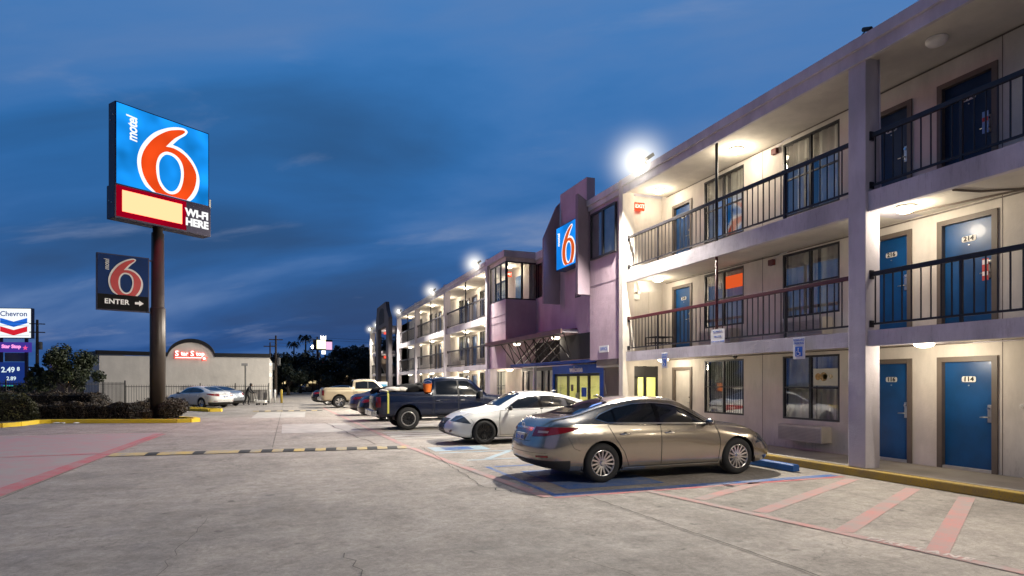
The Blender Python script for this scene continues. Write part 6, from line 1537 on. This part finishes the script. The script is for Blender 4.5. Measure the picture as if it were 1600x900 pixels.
# ------------------------------------------------------------------ sky, sun, camera
SUN_EL, SUN_AZ = R(-1.5), R(250)
w = bpy.data.worlds.new('World'); scene.world = w; w.use_nodes = True; nt = w.node_tree; nt.nodes.clear(); L = nt.links.new
out = nt.nodes.new('ShaderNodeOutputWorld'); bg = N(nt, 'ShaderNodeBackground', Strength=1.0); L(bg.outputs[0], out.inputs[0])
tc = N(nt, 'ShaderNodeTexCoord'); sp = N(nt, 'ShaderNodeSeparateXYZ'); L(tc.outputs['Generated'], sp.inputs[0])
zc = N(nt, 'ShaderNodeMath', operation='MAXIMUM'); zc.inputs[1].default_value = 0.; L(sp.outputs[2], zc.inputs[0])
za = N(nt, 'ShaderNodeMath', operation='ADD'); za.inputs[1].default_value = .22; L(zc.outputs[0], za.inputs[0])
dx = N(nt, 'ShaderNodeMath', operation='DIVIDE'); L(sp.outputs[0], dx.inputs[0]); L(za.outputs[0], dx.inputs[1])
dy = N(nt, 'ShaderNodeMath', operation='DIVIDE'); L(sp.outputs[1], dy.inputs[0]); L(za.outputs[0], dy.inputs[1])
cv = N(nt, 'ShaderNodeCombineXYZ'); L(dx.outputs[0], cv.inputs[0]); L(dy.outputs[0], cv.inputs[1])
mp0 = N(nt, 'ShaderNodeMapping'); mp0.inputs['Rotation'].default_value = (0, 0, R(30)); L(cv.outputs[0], mp0.inputs['Vector'])
mp = N(nt, 'ShaderNodeMapping'); mp.inputs['Scale'].default_value = (.55, 1.15, 1.); mp.inputs['Location'].default_value = (2.3, 4.7, 0); L(mp0.outputs[0], mp.inputs['Vector'])
n1 = N(nt, 'ShaderNodeTexNoise', Scale=.95, Detail=7., Roughness=.50, Distortion=.4); L(mp.outputs[0], n1.inputs['Vector'])
n2 = N(nt, 'ShaderNodeTexNoise', Scale=2.6, Detail=7., Roughness=.55, Distortion=.3); L(mp.outputs[0], n2.inputs['Vector'])
base = N(nt, 'ShaderNodeValToRGB'); e = base.color_ramp.elements; e[0].position = 0.; e[0].color = (.004, .08, .28, 1); e[1].position = 1.; e[1].color = (.06, .23, .55, 1)
for p_, c_ in ((.12, (.005, .09, .30, 1)), (.30, (.012, .13, .39, 1)), (.55, (.035, .185, .49, 1))): q = base.color_ramp.elements.new(p_); q.color = c_
L(zc.outputs[0], base.inputs[0])
# broad soft cloud sheets, paler grey-violet
r1 = N(nt, 'ShaderNodeMapRange', interpolation_type='SMOOTHSTEP'); r1.inputs['From Min'].default_value = .42; r1.inputs['From Max'].default_value = .66; r1.inputs['To Max'].default_value = 1.; L(n1.outputs['Fac'], r1.inputs['Value'])
cl = N(nt, 'ShaderNodeMix', data_type='RGBA'); cl.inputs[7].default_value = (.105, .205, .43, 1); L(base.outputs[0], cl.inputs[6]); L(r1.outputs[0], cl.inputs[0])
# darker undersides
r2 = N(nt, 'ShaderNodeMapRange', interpolation_type='SMOOTHSTEP'); r2.inputs['From Min'].default_value = .28; r2.inputs['From Max'].default_value = .50; r2.inputs['To Min'].default_value = .58; r2.inputs['To Max'].default_value = 1.; L(n1.outputs['Fac'], r2.inputs['Value'])
m2_ = N(nt, 'ShaderNodeMix', data_type='RGBA', blend_type='MULTIPLY'); m2_.inputs[0].default_value = 1.; L(cl.outputs[2], m2_.inputs[6]); L(r2.outputs[0], m2_.inputs[7])
# small bright tufts
r3 = N(nt, 'ShaderNodeMapRange', interpolation_type='SMOOTHSTEP'); r3.inputs['From Min'].default_value = .56; r3.inputs['From Max'].default_value = .74; r3.inputs['To Max'].default_value = .38; L(n2.outputs['Fac'], r3.inputs['Value'])
m3 = N(nt, 'ShaderNodeMix', data_type='RGBA'); m3.inputs[7].default_value = (.24, .30, .46, 1); L(m2_.outputs[2], m3.inputs[6]); L(r3.outputs[0], m3.inputs[0])
sky = N(nt, 'ShaderNodeTexSky', sky_type='NISHITA', sun_disc=False); sky.sun_elevation = SUN_EL; sky.sun_rotation = SUN_AZ
sk_ = N(nt, 'ShaderNodeMix', data_type='RGBA', blend_type='ADD'); sk_.inputs[0].default_value = .10; L(m3.outputs[2], sk_.inputs[6]); L(sky.outputs[0], sk_.inputs[7])
dk = N(nt, 'ShaderNodeMapRange', interpolation_type='SMOOTHSTEP'); dk.inputs['From Min'].default_value = -.1; dk.inputs['From Max'].default_value = .45; dk.inputs['To Min'].default_value = .2; dk.inputs['To Max'].default_value = 1.; L(sp.outputs[1], dk.inputs['Value'])
m4 = N(nt, 'ShaderNodeMix', data_type='RGBA', blend_type='MULTIPLY'); m4.inputs[0].default_value = 1.; L(sk_.outputs[2], m4.inputs[6]); L(dk.outputs[0], m4.inputs[7]); L(m4.outputs[2], bg.inputs[0])
sl = bpy.data.lights.new('dusk_sun', 'SUN'); sl.energy = .12; sl.angle = R(50); sl.color = (.62, .55, 1.)
so = bpy.data.objects.new('dusk_sun', sl); COL.objects.link(so); so.rotation_euler = Vector((-.72, -.55, .42)).to_track_quat('Z', 'Y').to_euler()
cd = bpy.data.cameras.new('camera'); co = bpy.data.objects.new('camera', cd); COL.objects.link(co)
cd.sensor_width = 36.; cd.lens = 950. / 1600. * 36.; cd.shift_y = 147. / 1600.; cd.clip_start = .05; cd.clip_end = 2000.
co.location = (0, 0, 1.7); co.rotation_euler = (R(90), 0, -math.atan((800 - 445) / 950.)); scene.camera = co
scene.view_settings.view_transform = 'Standard'; scene.view_settings.look = 'None'; scene.view_settings.exposure = 0; scene.view_settings.gamma = 1
scene.render.engine = 'CYCLES'; cy = scene.cycles; cy.use_denoising = True; cy.max_bounces = 6; cy.transparent_max_bounces = 12; cy.sample_clamp_indirect = 4.; cy.caustics_reflective = False; cy.caustics_refractive = False
cy.use_adaptive_sampling = True; cy.adaptive_threshold = .015
try: cy.denoiser = 'OPENIMAGEDENOISE'
except Exception: pass
